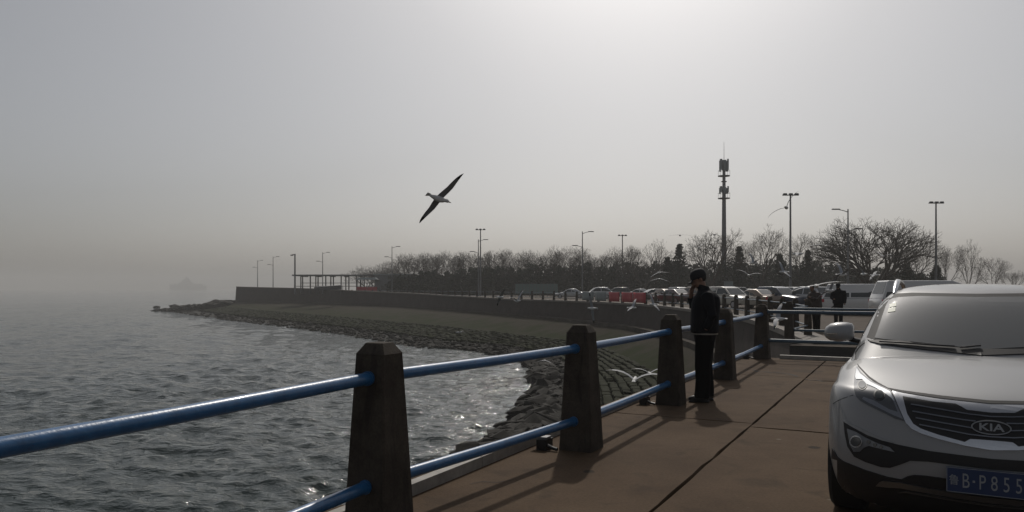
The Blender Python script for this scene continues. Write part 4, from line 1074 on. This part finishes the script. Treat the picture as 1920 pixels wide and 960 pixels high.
def build_car(kind, paint):
    k = CARS[kind]; W_ = k['W']/2; root = empty('parked_car'); b = MB(); rings = []
    for (x, z0, z1) in k['low']:
        w_ = W_*(.86 if abs(x) > k['L']/2-.04 else (.95 if abs(x) > k['L']/2-.2 else 1)); zm = lerp(z0, z1, .55); r = []
        for (y, z) in ((.80, z0), (.97, z0+.1), (1, zm), (.975, z1-.06), (.88, z1)): r.append((x, w_*y, z))
        rings.append(r+[(x, -y, z) for x, y, z in r[::-1]])
    b.rings(rings); body = b.build('body', M[paint], root, True, R(38))
    b = MB(); rings = []; c = k['cab']; t_ = c[1:-1]
    for (x, z) in c:
        e = z > k['belt']+.2; w_ = W_*(.74 if e else .92); zz = z
        rings.append((x, w_, zz))
    # cabin: outline in side view, narrowed towards the roof
    V = []; n = len(c)
    for s in (1, -1): V += [(x, s*w_, z) for x, w_, z in rings]
    Fc = [(i, i+1, n+i+1, n+i) for i in range(n-1)]+[tuple(range(n)), tuple(range(2*n-1, n-1, -1))]
    b.add(V, Fc); cab = b.build('roof', M[paint], root)
    bv = cab.modifiers.new('b', 'BEVEL'); bv.width = .07; bv.segments = 3; bv.limit_method = 'ANGLE'; evald(cab)
    cab.data.polygons.foreach_set('use_smooth', [True]*len(cab.data.polygons))
    def quad(name, p, m, off):
        P = [Vector(q) for q in p]; nn = (P[1]-P[0]).cross(P[3]-P[0]).normalized(); ce = sum(P, Vector())/4
        if nn.dot(ce-Vector((0, 0, ce.z-.2))) < 0: nn = -nn
        b = MB(); b.add([q+nn*off for q in P]+[q-nn*.01 for q in P], [(0, 1, 2, 3), (0, 1, 5, 4), (1, 2, 6, 5), (2, 3, 7, 6), (3, 0, 4, 7)]); return b.build(name, m, root)
    def face(i, j, u0, u1, v0, v1, name='windshield'):
        a, c2 = rings[i], rings[j]; g = lambda u, v: Vector((lerp(a[0], c2[0], u), lerp(a[1], c2[1], u)*v, lerp(a[2], c2[2], u)))
        quad(name, [g(u0, -v0), g(u0, v0), g(u1, v1), g(u1, -v1)], M['glass'], .012)
    face(0, 1, .10, .93, .86, .84); face(n-1, n-2, .25, .92, .80, .80, 'rear_window')
    belt = k['belt']; wb, wt = W_*.92, W_*.74; zt = rings[1][2]
    wy = lambda z: lerp(wb, wt, min(1, (z-belt)/(zt-belt)))
    xa, xb = c[0][0], c[-1][0]; z0, z1 = belt+.07, zt-.06
    fx = lambda z: lerp(c[0][0], c[1][0], (z-c[0][1])/(c[1][1]-c[0][1])); rx = lambda z: lerp(c[-1][0], c[-2][0], (z-c[-1][1])/(c[-2][1]-c[-1][1]))
    for s in (1, -1):
        m1 = lerp(fx(z1), rx(z1), .45)
        segs = [(fx, lambda z: m1+.05), (lambda z: m1-.05, rx)] if kind != 'van' else [(fx, lambda z: .75), (lambda z: .65, lambda z: -.75), (lambda z: -.85, rx)]
        for (l, r_) in segs:
            quad('side_window', [(l(z0)-.10*(l is fx), s*wy(z0), z0), (r_(z0)+.10*(r_ is rx), s*wy(z0), z0), (r_(z1)+.12*(r_ is rx), s*wy(z1), z1), (l(z1)-.12*(l is fx), s*wy(z1), z1)], M['glass'], .012)
        x0 = k['L']/2
        MB().box((x0-.16, s*W_*.72, k['low'][1][2]-.10), (.22, .36, .14)).build('headlight', M['reflect'], root)
        MB().box((-x0+.10, s*W_*.80, k['low'][-2][2]-.16), (.14, .28, .2)).build('tail_lamp', M['red'], root)
        m_ = MB(); m_.box((xa-.45, s*(W_+.08), belt+.07), (.12, .2, .14), taper=.8); m_.build('mirror', M[paint], root)
        for x in (x0-.85, -x0+.85):
            w_ = empty('wheel', (x, s*(W_-.10), .32)); w_.parent = root
            MB().rings([[(r*math.cos(a*PI/10), y, r*math.sin(a*PI/10)) for a in range(20)] for y, r in ((-.1, .29), (-.08, .32), (.08, .32), (.1, .29))]).build('tyre', M['tyre'], w_, True, R(40))
            MB().tube([(0, s*.09, 0), (0, s*.112, 0)], .2, 16).build('rim', M['rim'], w_)
    return root
proto = {}
def put_car(kind, paint, loc, rz, label, cat='car', group='cars parked along the promenade'):
    if (kind, paint) not in proto: o = proto[(kind, paint)] = build_car(kind, paint)
    else: o = copy_tree(proto[(kind, paint)])
    o.location = loc; o.rotation_euler = (0, 0, rz); tag(o, label, cat, group); 
    if kind == 'van': o.name = 'parked_van'
    return o
def pk(x, D): return ((x-960)*D/F, D, -.004)
rng = random.Random(12)
for x, D, kind, paint, rz, lab in ((1068, 116, 'sedan', 'sil_paint', 3.05, 'pale silver sedan at the end of the row by the green grey panels'), (1118, 112, 'suv', 'sil_paint', 3.2, 'pale silver SUV parked behind the grey banners'),
    (1155, 113, 'suv', 'black_paint', 3.1, 'black SUV parked behind the red banners'), (1196, 104, 'sedan', 'white_paint', 2.9, 'white sedan behind the last red banner'), (1222, 98, 'sedan', 'grey_paint', 3.3, 'grey sedan just past the red banners')):
    put_car(kind, paint, pk(x, D), rz, lab)
P_ = ['white_paint', 'sil_paint', 'black_paint', 'beige_paint', 'grey_paint', 'red_paint', 'blue_paint', 'green_paint', 'tan_paint']
M['beige_paint'] = mat('beige_paint', (.45, .42, .36), .3, coat=1); M['green_paint'] = mat('dark_green_paint', (.02, .05, .035), .3, coat=1); M['tan_paint'] = mat('bronze_paint', (.16, .11, .07), .3, metal=.4, coat=1)
name_of = {'beige_paint': 'beige', 'green_paint': 'dark green', 'tan_paint': 'bronze', 'white_paint': 'white', 'sil_paint': 'pale silver', 'black_paint': 'black', 'grey_paint': 'grey', 'blue_paint': 'dark blue', 'red_paint': 'dark red'}
i = 0; used = set()
for D, x0, x1, st, rowname in ((92, 1250, 1600, 31, 'back row by the evergreens'), (76, 1262, 1610, 38, 'middle row of the car park'), (60, 1368, 1575, 47, 'front row near the promenade railing')):
    x = x0
    while x < x1:
        kind = 'suv' if rng.random() < .4 else 'sedan'; paint = P_[(i*4+int(x)) % 9]
        beh = 'beside the capped man' if x < 1330 else ('near the pale sign board' if x < 1420 else ('by the floodlight mast' if x < 1510 else 'near the white vans'))
        lab = lambda: f'{name_of[paint]} {kind if kind != "suv" else "SUV"} in the {rowname} {beh}'
        for _ in range(9):
            if lab() in used: paint = P_[(P_.index(paint)+1) % 9]
        used.add(lab())
        put_car(kind, paint, pk(x, D+rng.uniform(-1.5, 1.5)), PI*.5+rng.choice((0, PI))+.45+rng.uniform(-.08, .08), f'{name_of[paint]} {kind if kind != "suv" else "SUV"} in the {rowname} {beh}', group='cars in the rows of the car park'); x += st*rng.uniform(.92, 1.1); i += 1
v1 = put_car('van', 'white_paint', pk(1622, 44), R(-28), 'small white van parked just left of the larger white van', 'van', 'white vans'); v1.scale = (.92, .92, .92)
v2 = put_car('van', 'white_paint', pk(1738, 38), R(-3), 'larger white van standing behind the silver SUV', 'van', 'white vans'); v2.scale = (1.03, 1.0, .99)
put_car('suv', 'grey_paint', pk(1890, 40), R(20), 'grey SUV half hidden behind the silver SUV roof', 'car')

# ------------------------------------------------------------------ people
M['skin'] = mat('skin', (.22, .125, .085), .55); M['jacket'] = mat('black_jacket', (.008, .009, .012), .85, spec=.15); M['trousers'] = mat('black_trousers', (.006, .006, .007), .9, spec=.12)
M['shoe'] = mat('black_shoe', (.009, .009, .009), .5); M['cap'] = mat('black_cap', (.009, .009, .011), .8); M['hair'] = mat('dark_hair', (.015, .013, .012), .7); M['shirt'] = mat('pale_shirt', (.38, .37, .34), .8)
M['browncoat'] = mat('brown_coat', (.06, .048, .042), .85); M['mask'] = mat('pale_mask', (.5, .5, .5), .8)
def person(name, loc, rz, h, label, arms, jacket, trousers, capm, voxel=.012, lean=0.0, stance=.11, hat=True, shirt=True, hand_detail=True, headpitch=R(22)):
    root = empty(name, loc, rz); tag(root, label, 'person'); s = h/1.80; root.scale = (s, s, s)
    sh = Matrix.Identity(4); sh[0][2] = -lean            # lean of the upper body
    def up(p): p = Vector(p); return Vector((p.x-lean*max(0, p.z-.9), p.y, p.z))
    def ring(b, data, n=20):
        b.rings([[up((cx+rx*math.copysign(abs(math.cos(a*2*PI/n))**.8, math.cos(a*2*PI/n)), cy+ry*math.copysign(abs(math.sin(a*2*PI/n))**.8, math.sin(a*2*PI/n)), z)) for a in range(n)] for (z, cx, cy, rx, ry) in data])
    head_c = up((-.065, 0, 1.655)); hr = Matrix.Rotation(-headpitch, 3, 'Y')
    H3 = lambda p: head_c+hr @ Vector(p)
    # body: one continuous skin surface (head, neck, torso, arms, hands, legs)
    b = MB()
    b.ell(H3((0, 0, .035)), (.098, .077, .092), rot=hr); b.ell(H3((-.028, 0, -.055)), (.064, .056, .075), rot=hr); b.ell(H3((-.045, 0, -.01)), (.052, .06, .07), rot=hr)
    b.tube([H3((-.094, 0, .025)), H3((-.112, 0, -.012)), H3((-.118, 0, -.022)), H3((-.098, 0, -.034))], [.010, .014, .016, .010], 8)     # nose
    b.tube([H3((-.088, -.035, .045)), H3((-.097, 0, .043)), H3((-.088, .035, .045))], .011, 6)                                        # brow
    b.tube([H3((-.086, -.022, -.066)), H3((-.094, 0, -.064)), H3((-.086, .022, -.066))], .008, 6)                                   # lips
    for e in (-1, 1): b.ell(H3((.012, e*.078, -.005)), (.018, .009, .033), 8, 6, rot=hr); b.ell(H3((-.080, e*.03, .02)), (.012, .014, .011), 8, 6, rot=hr)
    b.tube([up((0, 0, 1.38)), up((-.02, 0, 1.50)), H3((.005, 0, -.04))], [.09, .058, .055], 14)
    ring(b, [(.90, 0, 0, .10, .15), (1.1, 0, 0, .10, .14), (1.3, .01, 0, .11, .17), (1.42, .01, 0, .08, .15)])
    legs = [(-.10, -.045), (.10, .035)]
    for k, (yy, fx_) in enumerate(legs): b.tube([(0, yy*.9, .94), (fx_*.6-.012, yy, .50), (fx_+.02, yy, .09)], [.085, .052, .038], 10)
    sj = []
    for (sy, el, wr, hd, fd_) in arms:
        S_, E_, W_, H_ = up((.01, sy, 1.435)), up(el), up(wr), up(hd)
        b.tube([S_, E_, W_, H_], [.05, .042, .031, .03], 10); sj.append((S_, E_, W_, H_, Vector(fd_)))
        if hand_detail:
            f = (H_-W_).normalized(); f2 = Vector(fd_).normalized(); side_ = f.cross(f2); side_ = side_.normalized() if side_.length > .1 else Vector((0, 1, 0))
            pc = H_+f*.035; b.ell(pc, (.034, .034, .036), 10, 8)
            for q in range(4):
                o_ = side_*(.028-.019*q); L = (.068, .078, .073, .058)[q]
                b.tube([pc+o_+f*.02, pc+o_+f*(.02+L*.45)+f2*.012, pc+o_+f*(.02+L*.62)+f2*(.02+L*.35), pc+o_+f*(.02+L*.55)+f2*(.02+L*.62)], [.0095, .009, .0085, .0075], 6)
            b.tube([pc+side_*.03, pc+side_*.052+f*.02+f2*.015, pc+side_*.05+f*.045+f2*.03], [.012, .0105, .009], 6)
    body = b.build('body', M['skin'], root); remesh(body, voxel*.62 if hand_detail else voxel, 2)
    # trousers
    b = MB(); ring(b, [(.80, .0, 0, .13, .18), (.90, .005, 0, .145, .195), (1.02, .005, 0, .14, .19)])
    for yy, fx_ in legs:
        b.rings([[(cx+rx*math.cos(a*PI/8), yy*ky+ry*math.sin(a*PI/8), z) for a in range(16)] for (z, cx, ky, rx, ry) in ((.90, .005, .8, .135, .10), (.72, fx_*.3, .95, .125, .095), (.50, fx_*.6-.01, 1, .105, .083), (.30, fx_*.8+.005, 1, .100, .078), (.14, fx_+.005, 1, .102, .076), (.055, fx_-.005, 1, .108, .078))])
    tr = b.build('trousers', trousers, root); remesh(tr, voxel, 3)
    # jacket with sleeves
    b = MB(); ring(b, [(.93, .0, 0, .182, .225), (.98, .0, 0, .190, .232), (1.10, .0, 0, .188, .235), (1.22, .008, 0, .192, .24), (1.34, .018, 0, .192, .245), (1.42, .024, 0, .172, .235), (1.475, .02, 0, .13, .19), (1.51, .0, 0, .09, .11), (1.555, -.018, 0, .072, .078)])
    for S_, E_, W_, H_, _ in sj:
        b.tube([S_+Vector((.01, -math.copysign(.05, S_.y), -.02)), S_, (S_+E_)/2, E_, (E_+W_)/2, W_], [.09, .085, .075, .068, .060, .052], 12)
    jk = b.build('jacket', jacket, root); remesh(jk, voxel, 3)
    b = MB(); b.rings([[up((-.016+r*math.cos(a*PI/10)*1.02, r*1.05*math.sin(a*PI/10), z-.02*math.cos(a*PI/10))) for a in range(20)] for z, r in ((1.52, .088), (1.575, .077), (1.578, .068), (1.52, .074))], cap=False); b.build('collar', jacket, jk, True, R(50))
    if shirt:
        b = MB(); b.rings([[(r*.188/.19*math.cos(a*PI/12), r*.232/.19*math.sin(a*PI/12), z) for a in range(24)] for z, r in ((.955, .176), (.915, .182), (.913, .168), (.955, .165))], cap=False); b.build('shirt_hem', M['shirt'], root, True)
    # shoes
    for yy, fx_ in legs:
        b = MB(); b.ell((fx_-.045, yy, .045), (.145, .052, .05), 14, 8); b.ell((fx_+.035, yy, .065), (.07, .045, .062), 12, 8); b.box((fx_-.04, yy, .012), (.27, .088, .024)); o = b.build('shoe', M['shoe'], root); remesh(o, voxel*.7, 2)
    # hair and cap
    b = MB(); b.ell(H3((.018, 0, .038)), (.092, .082, .088), 16, 10, rot=hr); o = b.build('hair', M['hair'], root, True)
    if hat:
        b = MB(); rg = []
        for (z, r) in ((.018, 1.0), (.05, 1.02), (.09, .97), (.12, .82), (.14, .55), (.148, .2)): rg.append([H3((.002+.110*r*math.cos(a*PI/12), .092*r*math.sin(a*PI/12), z+.006)) for a in range(24)])
        b.rings(rg); cp = b.build('cap', capm, root, True, R(60))
        b = MB(); top = []; bot = []
        for rr_ in (.0, .5, 1.0):
            top.append([H3((-.098-rr_*.085*math.cos(a*.9), .083*math.sin(a*.95)*(1-.1*rr_), .030-.020*rr_-.012*abs(math.sin(a)))) for a in np.linspace(-1.35, 1.35, 13)])
        b.grid(top); o = b.build('visor', capm, cp, True); so = o.modifiers.new('t', 'SOLIDIFY'); so.thickness = .006; evald(o)
        MB().ell(H3((.0, 0, .155)), (.010, .010, .006), 8, 6).build('button', capm, cp)
    return root
MAN = gp(1321, 752); 
man = person('person', (MAN.x, MAN.y, 0), R(-8), 1.81, 'man in black jacket and cap standing at the railing with hand at mouth',
       [(-.215, (.075, -.285, 1.17), (.0, -.225, 1.0), (-.02, -.14, .985), (-.5, .5, -.3)), (.215, (-.075, .25, 1.165), (-.175, .085, 1.415), (-.172, .045, 1.475), (.3, -.6, .4))],
       M['jacket'], M['trousers'], M['cap'])
q = gp(1572, 611); person('person', (q.x, q.y, 0), R(60), 1.76, 'person in black coat and cap standing beyond the slipway railing',
       [(-.215, (.05, -.27, 1.17), (-.05, -.25, .95), (-.06, -.25, .88), (0, .5, -.5)), (.215, (-.02, .27, 1.17), (-.2, .16, 1.12), (-.25, .10, 1.12), (0, -.5, -.3))], M['jacket'], M['trousers'], M['cap'], .02, hand_detail=False, shirt=False)
q = gp(1531, 621); person('person', (q.x, q.y, 0), R(25), 1.68, 'person in brown coat leaning forward with arms out behind the slipway railing',
       [(-.21, (-.16, -.25, 1.22), (-.40, -.16, 1.30), (-.47, -.15, 1.33), (0, .5, .3)), (.21, (-.14, .24, 1.20), (-.36, .15, 1.20), (-.43, .13, 1.20), (0, -.5, .3))], M['browncoat'], M['trousers'], M['cap'], .02, lean=.22, hand_detail=False, hat=False, shirt=False)

# ------------------------------------------------------------------ gulls
M['gullw'] = mat('white_plumage', (.72, .72, .71), .7); M['gullg'] = mat('grey_plumage', (.30, .31, .33), .7); M['gullb'] = mat('black_plumage', (.02, .02, .02), .7); M['beak'] = mat('dark_beak', (.10, .04, .02), .5)
def gull_mesh(dl, dr, sweep=.0, bend=.35):
    # head towards +X, wings along +-Y; dl, dr: how far each wing is raised (radians)
    b = MB()
    prof = [(.205, .012, .0), (.185, .028, .006), (.155, .036, .010), (.125, .034, .004), (.09, .045, -.004), (.03, .058, -.008), (-.05, .052, -.004), (-.12, .032, .004), (-.17, .016, .010)]
    b.rings([[(x*.92, r*.86*math.cos(a*PI/6)*.95, z+r*.86*math.sin(a*PI/6)) for a in range(12)] for x, r, z in prof], 0)
    rows = [[(-.14, y, .018+.004*k) for y in (-.022, 0, .022)] for k in (1,)]+[[(-.205, y*1.7, .012) for y in (-.022, 0, .022)]]
    b.grid(rows, 0); b.grid([[(x, y, z-.008) for x, y, z in r] for r in rows][::-1], 0)
    for s, d in ((1, dr), (-1, dl)):
        st = []; y = 0; z = 0; a = d
        spans = [0, .11, .22, .33, .44, .52, .575]
        for i, u in enumerate(spans):
            if i: a = d-(bend+d*.5)*(i/6); dd = u-spans[i-1]; y += dd*math.cos(a); z += dd*math.sin(a)
            lead = .075-.10*max(0, u-.2)*(1+sweep)+.12*min(u, .2)*(1-sweep*.8); ch = (.115, .110, .098, .082, .062, .038, .010)[i]
            st.append((lead, ch, y, z))
        up = []; 
        for (lead, ch, y, z) in st:
            t = .012*ch/.125
            up.append([(lead, s*(.03+y), .018+z), (lead-ch*.3, s*(.03+y), .018+z+t), (lead-ch, s*(.03+y), .014+z), (lead-ch*.3, s*(.03+y), .018+z-t*.5)])
        v = [p for r in up for p in r]; f = []
        for i in range(6):
            for k in range(4): f.append((i*4+k, i*4+(k+1) % 4, (i+1)*4+(k+1) % 4, (i+1)*4+k))
        o0 = len(b.f); b.add(v, f, 1)
        for i in range(4, 6):
            for k in range(4): b.m[o0+i*4+k] = 2
    return b.mesh('body', [M['gullw'], M['gullg'], M['gullb']], True, R(50))
GM = {'glide': gull_mesh(.12, .12), 'up': gull_mesh(.75, .75, .3, .7), 'high': gull_mesh(1.1, 1.05, .3, .5), 'down': gull_mesh(-.2, -.15, .1, .35), 'bank': gull_mesh(.05, .05, .25, .12), 'fold': gull_mesh(.9, .3, .9, .6)}
beak_me = MB().tube([(.18, 0, 0), (.205, 0, -.002), (.226, 0, -.010)], [.010, .008, .002], 6).mesh('beak', M['beak'])
def gull(x, y, D, pose, head, roll=0.0, pitch=0.0, label='', sc_=1.0, basis=None):
    p = px(x, y, D); root = empty('gull', p); root.rotation_mode = 'XYZ'
    root.rotation_euler = (Matrix.Rotation(head, 3, 'Z') @ Matrix.Rotation(pitch, 3, 'Y') @ Matrix.Rotation(roll, 3, 'X')).to_euler(); root.scale = (sc_,)*3
    if basis:
        Y_ = Vector(basis[1]).normalized(); X_ = Vector(basis[0]); X_ = (X_-Y_*X_.dot(Y_)).normalized(); Z_ = X_.cross(Y_); root.rotation_euler = Matrix((X_, Y_, Z_)).transposed().to_euler()
    tag(root, label, 'gull', 'gulls flying around the pier'); link('body', GM[pose], root); link('beak', beak_me, root)
gull(822, 372, 11.3, 'bank', 0, 0, 0, 'dark gull gliding with wings tilted alone in the open sky', 1.0, ((.82, .54, -.17), (-.592, .6, -.536)))
gull(1474, 389, 22, 'up', R(60), R(-40), 0, 'gull with raised wings right beside the tall floodlight mast')
gull(1275, 441, 40, 'glide', R(80), 0, 0, 'small gull gliding above the ragged conifer')
gull(1190, 712, 15.5, 'up', R(75), R(4), R(-6), 'gull with arched wings just above the lower blue rail', 1.05)
gull(1218, 700, 24, 'up', R(90), 0, 0, 'small gull with raised wings over the mossy apron')
for x, y, D, po, hd, rl, lab in ((937, 557, 32, 'glide', R(20), R(-35), 'gull gliding with slim wings in front of the seawall'), (970, 564, 30, 'high', R(-50), R(20), 'gull with half raised wings before the seawall under the green panels'),
    (1111, 578, 27, 'bank', R(150), R(70), 'gull banking steeply with wings upright before the seawall'), (1185, 577, 30, 'fold', R(-30), R(40), 'gull diving with folded wings below the red banners'),
    (1226, 571, 30, 'fold', R(200), R(-30), 'gull with one wing raised near the man in the cap'), (1236, 511, 38, 'down', R(100), R(-15), 'upper of two small gulls left of the man in the cap'),
    (1236, 523, 42, 'down', R(80), 0, 'lower of two small gulls left of the man in the cap'), (1404, 516, 32, 'up', R(70), R(10), 'gull below the telecom mast in front of the evergreens'), (1412, 493, 30, 'high', R(20), R(20), 'gull with wings high between telecom mast and floodlight mast'),
    (1470, 510, 28, 'fold', R(190), R(-25), 'gull turning at the foot of the tall floodlight mast'), (1497, 476, 25, 'glide', R(160), R(-8), 'gull gliding past the bare branches beside the tall floodlight mast'), (1578, 515, 24, 'high', R(10), R(15), 'gull with wings bent high above the person in black'),
    (1620, 514, 26, 'fold', R(100), R(50), 'gull turning above the small white van'), (1640, 516, 30, 'glide', R(140), R(-20), 'gull gliding over the larger white van'), (1531, 536, 17, 'glide', R(75), R(-12), 'gull with long spread wings above the person in brown'),
    (1460, 598, 19, 'fold', R(150), R(-20), 'gull low behind the end railing by the corner post'), (1555, 545, 20, 'fold', R(30), R(-30), 'gull beside the raised arms of the person in brown'), (1340, 440, 45, 'glide', R(100), R(10), 'tiny gull by the crown around the telecom mast'),
    (1310, 464, 34, 'up', R(80), R(-10), 'gull flapping before the bare crown left of the telecom mast'), (860, 623, 42, 'glide', R(30), R(-10), 'gull skimming low over the shore rocks'), (1020, 676, 46, 'down', R(60), 0, 'gull skimming the waterline near the near rocks'), (1530, 460, 34, 'glide', R(70), R(-5), 'gull crossing the broad crown of the largest tree'),
    (1655, 480, 40, 'up', R(40), R(12), 'gull in front of the low branches of the largest tree')):
    gull(x, y, D, po, hd, rl, 0, lab)

# ------------------------------------------------------------------ distant ship
def ship():
    D = 2700; k = D/F; root = empty('warship', ((352-960)*k, D, WATER)); tag(root, 'faint grey warship silhouette on the hazy horizon', 'ship')
    z = lambda y: (HZ-y)*k-WATER+CAM_H; x = lambda p: (p-352)*k
    M['hull'] = mat('ship_grey', (.12, .125, .13), .6)
    b = MB(); rings = []
    for xp, w_, top in ((318, .4, 533), (326, 3, 534), (340, 6, 535), (370, 6.5, 535.5), (384, 6, 536), (388, 5, 536)):
        rings.append([(x(xp), -w_*.7, -1), (x(xp), -w_, z(top)), (x(xp), w_, z(top)), (x(xp), w_*.7, -1)])
    b.rings(rings); b.build('hull', M['hull'], root)
    for nm, x0, x1, y0, y1, w_, tp in (('superstructure', 333, 366, 535.2, 530, 5, .82), ('bridge', 340, 360, 530.2, 525, 4.4, .72), ('superstructure', 362, 382, 536, 532, 4.6, .85), ('upper_bridge', 345, 356, 525.2, 521, 2, .7), ('gun_turret', 326, 331, 534.5, 532, 2, .7)):
        MB().box((x((x0+x1)/2), 0, (z(y0)+z(y1))/2), ((x1-x0)*k, 2*w_, z(y1)-z(y0)), taper=tp).build(nm, M['hull'], root)
    b = MB(); b.tube([(x(350), 0, z(521.5)), (x(350), 0, z(517))], [1.4, .4], 6); b.build('mast', M['hull'], root); MB().box((x(350), 0, z(519)), (3.2, 3.2, 1.0)).build('radar', M['hull'], root)
ship()

# ------------------------------------------------------------------ haze
m = bpy.data.materials.new('haze'); m.use_nodes = True; t = m.node_tree; t.nodes.clear()
o_ = t.nodes.new('ShaderNodeOutputMaterial'); pv = t.nodes.new('ShaderNodeVolumePrincipled')
pv.inputs['Color'].default_value = (.86, .85, .83, 1); pv.inputs['Density'].default_value = .0007; pv.inputs['Anisotropy'].default_value = .1
t.links.new(pv.outputs[0], o_.inputs['Volume'])
b = MB(); b.box((0, 0, 17), (6600, 6600, 60)); hz = b.build('haze', m); tag(hz, 'pale even sea haze filling the air over the bay', kind='stuff')
